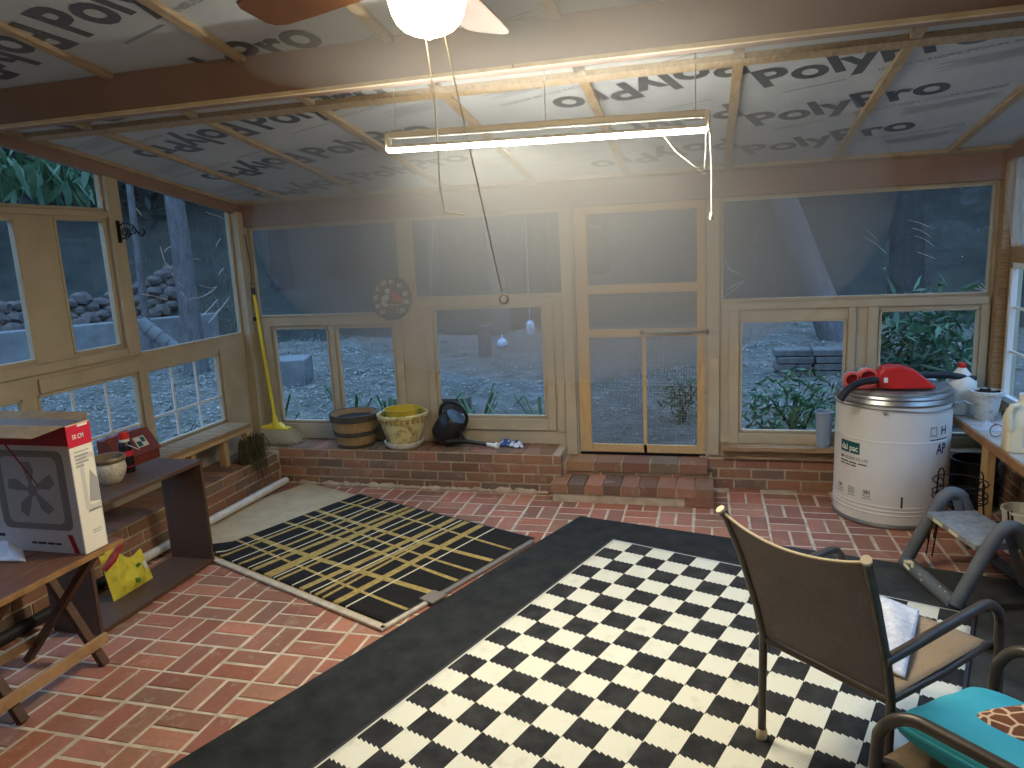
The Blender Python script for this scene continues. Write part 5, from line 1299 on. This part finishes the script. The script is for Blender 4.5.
ch2 = copy_tree(chair, (.897, 1.49, .017), math.asin(.70))
ch2['label'] = 'second bronze patio chair holding a teal cushion at the bottom right corner'
ch2['group'] = chair['group'] = 'sling patio chairs'
chair['label'] = 'brown sling patio chair seen from behind with a white towel on its seat'
chair.location = (.32, 2.069, .017); chair.rotation_euler = (0, 0, R1)
XF[chair.name] = Matrix.Translation(Vector((.32, 2.069, .017))) @ Matrix.Rotation(R1, 4, 'Z')
# towel on chair seat
CM = XF[chair.name]
def tw(s_, q):
    e = min(1, 6*min(s_, 1-s_))*min(1, 6*min(q, 1-q))
    xr = .185-.17*q
    return CM @ Vector((-.19+(xr+.19)*s_, .10+.385*q, .372+.016*e+.007*math.sin(s_*11+q*9)*e))
mb = MB(); mb.grid(22, 22, tw); solo('towel', mb, m['towel'], 'white terry towel lying on the sling chair seat', 'towel', solid=.008, smooth=60, normals=False)
# teal cushion on the second chair
C2 = XF[ch2.name]
def cush(sg):
    def fn(s_, q):
        x, y = -.215+.385*s_, .04+.45*q
        e = (max(0, 1-(2*s_-1)**4)*max(0, 1-(2*q-1)**4))**.5
        return C2 @ Vector((x*(.9+.1*e if True else 1), y, 0.418-.13*x+sg*(.006+.048*e)+.004*math.sin(s_*17+q*6)*e))
    return fn
mb = MB(); mb.grid(24, 24, cush(1)); mb.grid(24, 24, cush(-1))
cu = thing('seat_cushion', 'teal cushion on the chair at the bottom right corner', 'cushion', tuple(C2 @ Vector((0, .23, .366))))
build('cushion', mb, m['teal'], cu, smooth=60)
mb = MB(); f_ = cush(1)
ed = [Vector(f_(k/16, 0)) for k in range(16)]+[Vector(f_(1, k/16)) for k in range(16)]+[Vector(f_(1-k/16, 1)) for k in range(16)]+[Vector(f_(0, 1-k/16)) for k in range(16)]
mb.tube([p-Vector((0, 0, .006)) for p in ed], .006, 6, True); build('piping', mb, m['teal'], cu)
# giraffe print pillow on the cushion
gc = Vector((.70, 1.50, .52))
GP0 = gz(985, 744, .49); GDX = (gz(1060, 738, .49)-GP0).normalized(); GDY = Vector((-GDX.y, GDX.x, 0))
def gpil(sg):
    def fn(s_, q):
        e = (max(0, 1-(2*s_-1)**4)*max(0, 1-(2*q-1)**4))**.5
        p = GP0+GDX*(.27*s_)+GDY*(.20*(q-.35))
        return (p.x, p.y, .452+sg*(.004+.040*e)+.014*s_)
    return fn
mb = MB(); mb.grid(18, 18, gpil(1)); mb.grid(18, 18, gpil(-1))
gp = thing('print_pillow', 'small giraffe print pillow with dark piping on the teal cushion', 'pillow', (.70, 1.5, .49)); build('pillow', mb, m['giraffe'], gp, smooth=60)
mb = MB(); f_ = gpil(1)
mb.tube([Vector(f_(k/12, 0)) for k in range(12)]+[Vector(f_(1, k/12)) for k in range(12)]+[Vector(f_(1-k/12, 1)) for k in range(12)]+[Vector(f_(0, 1-k/12)) for k in range(12)], .006, 6, True); build('dark_piping', mb, m['darkbrown'], gp)

# ------------------------------------------------------------------ outdoors
def gh(x, y):
    d_ = math.hypot(x+.8, y-2)
    z = .05+max(0, d_-5)*.030+max(0, d_-11)*.38+max(0, d_-20)*.5
    z += .05*math.sin(x*.9+1)*math.sin(y*.7)*min(1, max(0, d_-4)/4)
    if x < -3.3: z -= .05
    return z
mb = MB()
def gf(s_, t_): x, y = -32+64*s_, -14+56*t_; return (x, y, gh(x, y)-(.5 if (XL-.3 < x < XR+.3 and YN-.3 < y < YB+.2) else 0))
mb.grid(128, 112, gf)
far = [f for f in mb.f if math.hypot(sum(mb.v[i].x for i in f)/4+.8, sum(mb.v[i].y for i in f)/4-2) > 10.6]
hm = MB(); hm.v = list(mb.v); hm.c = list(mb.c); hm.f = far; prune(hm); fs_ = set(far); mb.f = [f for f in mb.f if f not in fs_]; prune(mb)
struct('wooded_slope', hm, m['hill'], 'dark wooded slope rising beyond the yard', 'ground', smooth=180, normals=False, origin=(0, 0, 0))
struct('ground', mb, m['ground'], 'leaf strewn dusk yard outside the windows', 'ground', smooth=180, normals=False, origin=(0, 0, 0))
mb = MB(); rnd = random.Random(3)
for k in range(26000):
    y = rnd.uniform(4.95, 12.0); x = rnd.uniform(-9, 4.5)
    if k % 3 == 0: x = rnd.uniform(-9.5, -3.5); y = rnd.uniform(1.5, 9)
    if XL-.15 < x < XR+.15 and y < 4.95: continue
    z = gh(x, y)+.01; a_ = rnd.uniform(0, 6.28); s_ = rnd.uniform(.010, .030); d_ = Vector((math.cos(a_), math.sin(a_), rnd.uniform(-.3, .5)))*s_; e = Vector((-math.sin(a_), math.cos(a_), rnd.uniform(-.4, .4)))*s_*.5
    c = Vector((x, y, z+rnd.uniform(0, .02))); mb.add([c-d_, c-e, c+d_, c+e], [(0,1,2,3)])
setp(build('leaf_litter', mb, m['litter'], None, smooth=0, normals=False), 'pale fallen leaves scattered over the yard', 'leaf litter', None, 'stuff')
# dry-stacked block wall
for r in range(4):
    for k in range(4):
        x = .70+k*.40+(.0 if r % 2 else .02)+random.uniform(-.012, .012); z = gh(1.4, 8.4)-.03+r*.078
        if r == 3 and k == 0: pass
        mb = MB(); mb.cb((x+.19, 8.42+random.uniform(-.015, .015), z+.039), (.375, .26, .072)); solo('wall_block', mb, m['stone'], '%s grey block from the exposed end, %s course of the low stone wall' % (('first', 'second', 'third', 'fourth')[k], ('bottom', 'second', 'third', 'top')[r]), 'stone block', 'stacked blocks of the low garden wall', bevel=.012)
mb = MB(); c = gy(288, 362, 8.0); mb.cb((c.x, 8.05, gh(c.x, 8)+.15), (.46, .5, .34), Matrix.Rotation(.35, 3, 'Z')); solo('concrete_block', mb, m['concrete'], 'pale concrete block in the yard outside the pane by the broom', 'concrete block', bevel=.015)
for k in range(3):
    mb = MB(); c = gy(452, 392, 5.6); z = gh(c.x, 5.6); mb.cb((c.x-.02+.02*k, 5.6, z+.05+.125*k), (.25, .13, .115)); solo('paver', mb, m['brick_grey'], ('lowest', 'middle', 'topmost')[k]+' brown paver of the stack outside the pane behind the watering can', 'paver', bevel=.006)
# concrete wall beyond left windows
mb = MB(); mb.bar((-9.3, 7.5, .52), (-7.5, 9.9, .52), .22, .62); solo('garden_wall', mb, m['concrete'], 'low pale concrete wall beyond the low left corner window', 'wall', bevel=.02)
# rock heap
rnd = random.Random(5)
q0, q1 = gx(-14, 330, -9.6), gx(196, 330, -9.4); d0 = (q1-q0).normalized(); d0.z = 0
n_col = 17
for row in range(6):
    for k in range(n_col-(row % 2)):
        f_ = (k+.5*(row % 2)+.5)/n_col; c = q0.lerp(q1, f_); zg = gh(c.x, c.y)
        top = .62+.30*(1-f_)+.05*math.sin(f_*9)
        z = zg+.08+row*.165
        if z-zg > top: continue
        r_ = rnd.uniform(.115, .165); back = Vector((-.9, .35, 0))*(.10*row+rnd.uniform(-.05, .05))
        mb = MB(); mb.sphere((0, 0, 0), r_, 8, 6, (rnd.uniform(.95, 1.35), rnd.uniform(.95, 1.25), rnd.uniform(.65, .9)))
        Rz_ = Matrix.Rotation(rnd.uniform(0, 3.1), 3, 'Z'); o3 = Vector((c.x, c.y, z))+back
        for n__ in range(len(mb.v)): mb.v[n__] = Rz_ @ (mb.v[n__]+Vector((rnd.uniform(-1, 1), rnd.uniform(-1, 1), rnd.uniform(-1, 1)))*r_*.12)+o3
        solo('rock', mb, m['rock'], 'grey-brown rock in the heap beyond the film covered side window', 'rock', 'rocks of the heap beyond the side windows', smooth=30)
# bluish pipe and tub outside left
mb = MB(); a_, b__ = gx(140, 322, -5.6), gx(176, 350, -5.3); mb.tube([a_, a_.lerp(b__, .5), b__], .07, 14)
for k in (.25, .5, .75): q_ = a_.lerp(b__, k); d_ = (b__-a_).normalized(); mb.tube([q_-d_*.01, q_+d_*.01], .078, 14)
solo('downspout', mb, m['concrete'], 'pale ribbed downspout pipe slanting outside the big left window', 'pipe')
# trees
def trunk(name, x, y, h, r, mat, label, lean=(0, 0), group=None):
    z0 = gh(x, y)-.2; mb = MB(); pts = []; rs = []
    for k in range(9):
        f_ = k/8; pts.append((x+lean[0]*f_+.06*math.sin(f_*5+x), y+lean[1]*f_, z0+h*f_)); rs.append(r*(1.25-.5*f_) if k else r*1.6)
    mb.tube(pts, rs, 14)
    for k in range(5):
        f_ = random.uniform(.45, .95); a__ = random.uniform(0, 6.28); p_ = Vector((x+lean[0]*f_, y+lean[1]*f_, z0+h*f_)); e = p_+Vector((math.cos(a__)*1.4, math.sin(a__)*1.4, .9)); mb.tube([p_, p_.lerp(e, .5)+Vector((0,0,.1)), e], [r*.3, r*.2, r*.07], 6)
    return solo('tree_trunk', mb, m[mat], label, 'tree', group)
tp = [(gx(190, 300, -6.9), .115, 'bark', 'broad pale tree trunk outside the big left window', (-.35, .1)), (gx(146, 300, -7.6), .042, 'bark', 'slender pale tree trunk left of the broad one outside the big left window', (-.1, 0)),
      (gy(500, 330, 12.5), .13, 'bark', 'pale tree trunk seen through the pane left of the screen door', (0, 0)), (gy(434, 300, 14), .10, 'bark', 'thin trunk seen through the upper window left of the door', (0, 0)),
      (gy(540, 330, 13.5), .2, 'darkbark', 'darker tree trunk beside the pale one left of the screen door', (0, 0)), (gy(838, 330, 10.5), .15, 'bark', 'leaning pale tree trunk behind the stone block wall', (-2.6, .3)),
      (gy(905, 330, 12), .2, 'darkbark', 'dark upright tree trunk behind the shrub on the right', (0, 0)), (gy(600, 330, 15), .2, 'darkbark', 'dark tree trunk behind the screen door', (0, 0)),
      (gy(355, 330, 14), .2, 'darkbark', 'dark tree trunk behind the upper window above the barrel planter', (0, 0)), (gy(290, 330, 13), .16, 'darkbark', 'dark tree trunk behind the upper window above the broom', (0, 0))]
for p_, r_, mt, lb__, ln in tp: trunk('tree_trunk', p_.x, p_.y, 7.5, r_, mt, lb__, ln)
# leafy masses
def leaves(mb, c, rad, n, ls, rnd, up=.3, sq=(1, 1, 1), wd=.14):
    for k in range(n):
        v = Vector((rnd.gauss(0, 1), rnd.gauss(0, 1), rnd.gauss(0, 1))).normalized()*rad*rnd.random()**.4
        p_ = Vector(c)+Vector((v.x*sq[0], v.y*sq[1], v.z*sq[2])); d_ = Vector((rnd.gauss(0, 1), rnd.gauss(0, 1), rnd.gauss(0, .8)-.3)).normalized(); s_ = d_.orthogonal().normalized(); s_ = (Matrix.Rotation(rnd.uniform(0, 6.28), 3, d_) @ s_)
        L_ = ls*rnd.uniform(.6, 1.3); w_ = L_*wd
        mb.add([p_, p_+d_*L_*.4+s_*w_, p_+d_*L_, p_+d_*L_*.4-s_*w_], [(0,1,2,3)])
rnd = random.Random(11)
def bush(name, c, rad, n, ls, mat, label, cat='shrub', sq=(1, 1, 1), stems=True, group=None, wd=.14):
    r_ = thing(name, label, cat, (c[0], c[1], gh(c[0], c[1])), 0, group)
    mb = MB(); leaves(mb, c, rad, n, ls, rnd, sq=sq, wd=wd); build('foliage', mb, m[mat], r_, smooth=0, normals=False)
    if stems:
        mb = MB(); b0 = Vector((c[0], c[1], gh(c[0], c[1])-.05))
        for k in range(6): mb.tube([b0, b0.lerp(Vector(c), .6)+Vector((rnd.uniform(-.2, .2)*rad, rnd.uniform(-.2, .2)*rad, 0)), Vector(c)+Vector((rnd.uniform(-.6, .6)*rad*sq[0], rnd.uniform(-.6, .6)*rad*sq[1], rad*.5*sq[2]))], [.02*rad+.006, .012*rad+.004, .003], 5)
        build('stem', mb, m['darkbark'], r_)
    return r_
c = gy(795, 412, 5.35); bush('garden_shrub', (c.x+.02, 5.4, gh(c.x, 5.4)+.28), .40, 800, .10, 'strap', 'green leafy plant just outside the pane right of the door', sq=(1.0, .6, .85), wd=.11)
c = gy(925, 345, 6.3); bush('garden_shrub', (c.x+.05, 6.4, .56), .56, 1100, .2, 'leaf', 'tall spiky green shrub outside the pane behind the drum', sq=(.8, .7, 1.1), wd=.075)
bush('garden_shrub', (-.2, 6.3, .25), .22, 160, .09, 'leaf', 'small green shrub outside the screen door')
# big evergreen masses beyond
spots = [(-14, 15, 4), (-10, 19, 4.5), (-6, 21, 4.5), (-2.5, 21, 4.5), (1.5, 20.5, 4.5), (5.5, 19, 4.5), (8.5, 15, 4.2), (10, 9.5, 4), (-15.5, 9.5, 4), (-15, 4.5, 3.8)]
lbls = ['dark evergreen beyond the rock heap on the far left', 'dark evergreen behind the big left window', 'dark evergreen behind the upper window over the broom', 'dark evergreen behind the upper window over the barrel planter', 'dark evergreen behind the screen door', 'dark evergreen behind the upper right window', 'dark evergreen behind the drum window', 'dark evergreen beyond the right wall window', 'dark evergreen beyond the left photo edge window', 'dark evergreen beyond the nearest left window']
for (x, y, r_), lb__ in zip(spots, lbls):
    bush('evergreen_tree', (x, y, gh(x, y)+2.2), r_, 2600, .55, 'darkleaf', lb__, 'tree', sq=(.8, .6, .9))
# broad-leaf branch hanging by the left transom
br_ = thing('leafy_branch', 'drooping branch of long leaves outside the left transom window', 'branch', (-4.3, 3.4, 2.3))
mb = MB(); rnd = random.Random(8)
for k in range(260):
    p_ = gx(rnd.uniform(-12, 108), rnd.uniform(138, 190), rnd.uniform(-4.9, -3.9)); d_ = Vector((rnd.uniform(-.5, .5), rnd.uniform(-.6, .6), rnd.uniform(-1.2, -.2))).normalized(); s_ = Vector((rnd.uniform(-1, 1), rnd.uniform(-1, 1), rnd.uniform(-.2, .2))).cross(d_).normalized(); L_ = rnd.uniform(.12, .25); w_ = L_*.11
    mb.add([p_, p_+d_*L_*.35+s_*w_, p_+d_*L_*.7+s_*w_*.8, p_+d_*L_, p_+d_*L_*.7-s_*w_*.8, p_+d_*L_*.35-s_*w_], [(0,1,2,3,4,5)])
build('leaves', mb, m['leaf'], br_, smooth=0, normals=False)
mb = MB(); mb.tube([(-4.6, 2.2, 2.75), (-4.45, 3.0, 2.55), (-4.3, 3.6, 2.45), (-4.3, 4.1, 2.3)], [.03, .022, .014, .006], 8); mb.tube([(-4.45, 3.0, 2.55), (-4.2, 3.3, 2.4), (-4.1, 3.7, 2.15)], [.014, .01, .004], 6); mb.tube([(-4.6, 2.2, 2.75), (-4.9, 1.6, 3.3), (-5.4, 1.2, 3.6), (-5.6, 1.0, .1)], [.03, .05, .09, .12], 8); build('bark_stem', mb, m['darkbark'], br_)
# strap-leaf plants along the outside of the wall
def strap(x, y, n, h, label):
    mb = MB(); b0 = Vector((x, y, gh(x, y)-.02))
    for k in range(n):
        a__ = rnd.uniform(0, 6.28); d_ = Vector((math.cos(a__), math.sin(a__)*.5, 0)); hh = 1.3*h*rnd.uniform(.6, 1.1); w_ = .015; sd_ = Vector((-d_.y, d_.x, 0)).normalized()*w_
        pts = [b0+d_*.02, b0+d_*.06*h/.3+Vector((0, 0, hh*.6)), b0+d_*.16*h/.3+Vector((0, 0, hh)), b0+d_*.30*h/.3+Vector((0, 0, hh*.75))]
        mb.add([pts[0]-sd_, pts[0]+sd_, pts[1]-sd_, pts[1]+sd_, pts[2]-sd_*.8, pts[2]+sd_*.8, pts[3]], [(0,1,3,2), (2,3,5,4), (4,5,6)])
    solo('strap_leaf_plant', mb, m['strap'], label, 'plant', smooth=0, normals=False)
for px_, n, h, lb__ in ((275, 6, .4, 'dark strap leaf plant outside the pane by the broom'), (350, 9, .42, 'upright strap leaf plant outside the pane behind the barrel planter'), (388, 10, .38, 'strap leaf plant outside the pane just above the yellow pot'), (476, 12, .42, 'strap leaf plant outside the pane right of the watering can'), (540, 12, .4, 'arching strap leaf plant outside the pane beside the door post')):
    q_ = gy(px_, 415, 5.15); strap(q_.x, 5.2, n, h, lb__)
for px_, n in ((185, 9),):
    q_ = gx(px_, 440, -3.75); strap(-4.0, q_.y+.2, n, .36, 'strap leaf plant outside the low left corner window')
# bird feeders outside
f1_ = gy(503, 357, 10.5); f2_ = gy(530, 326, 8.5)
mb = MB(); c = Vector((f1_.x, f1_.y, max(f1_.z, gh(f1_.x, f1_.y)+.09))); mb.lathe([(0, -.08), (.06, -.07), (.085, -.03), (.08, .02), (.06, .03), (.04, .06), (0, .08)], c, 18); mb.tube([c+Vector((0, 0, .07)), c+Vector((0, 0, .12))], .012, 6); mb.tube([c+Vector((0, 0, -.07)), Vector((c.x, c.y, gh(c.x, c.y)-.1))], .02, 6)
solo('garden_lantern', mb, m['bluewhite'], 'blue and white lantern low in the yard behind the pane left of the door', 'lantern')
mb = MB(); c = Vector(f2_); mb.lathe([(0, -.09), (.035, -.09), (.035, -.065), (.05, -.03), (.052, .03), (.03, .06), (0, .07)], c, 18); mb.tube([c+Vector((0, 0, .09)), c+Vector((0, 0, 2.2))], .006, 6)
solo('bird_feeder', mb, m['bluewhite'], 'blue and white bird feeder hanging in the yard behind the pane left of the door', 'bird feeder')
mb = MB(); c = gy(485, 347, 9.8); z = gh(c.x, 9.8); mb.lathe([(0, 0), (.09, 0), (.10, .1), (.09, .45), (0, .46)], (c.x, 9.8, z-.02), 16); solo('stump_post', mb, m['bark'], 'short hollow log standing in the yard left of the blue lantern', 'log')

# ------------------------------------------------------------------ scattering volume added to imitate lens glare
t = NT('lens_glare_scatter'); vs_ = t.n('ShaderNodeVolumeScatter'); vs_.inputs['Color'].default_value = (.95, .96, .93, 1); vs_.inputs['Density'].default_value = GLARE_D; vs_.inputs['Anisotropy'].default_value = GLARE_G
t.l(vs_.outputs[0], t.out.inputs['Volume'])
if GLARE_D > 0:
    mb = MB(); mb.sphere((-.78, 3.73, 1.76), 1.0, 40, 24, (1.6, 1.01, .86)); mb.sphere((-.3, 2.2, 2.22), 1.0, 32, 20, (1.15, .22, .16))  # main ellipsoid behind the tube, second one imitates glare before the beam
    setp(build('glare_volume', mb, t.m, None, smooth=180), 'thin scattering volume added to imitate lens glare around the tube light', 'glare_volume', None, 'stuff')

# ------------------------------------------------------------------ world and view
w = bpy.data.worlds.new('dusk'); C.world = w; w.use_nodes = True
bg = w.node_tree.nodes['Background']; bg.inputs[0].default_value = (0.30, 0.55, 1.0, 1); bg.inputs[1].default_value = WORLD_E
C.view_settings.view_transform = 'Standard'; C.view_settings.look = 'None'; C.view_settings.exposure = 0.36; C.view_settings.gamma = 1.0
C.view_settings.use_curve_mapping = False
C.cycles.use_denoising = True
C.cycles.max_bounces = 10; C.cycles.transparent_max_bounces = 24; C.cycles.volume_bounces = 1
C.cycles.sample_clamp_indirect = 6.0
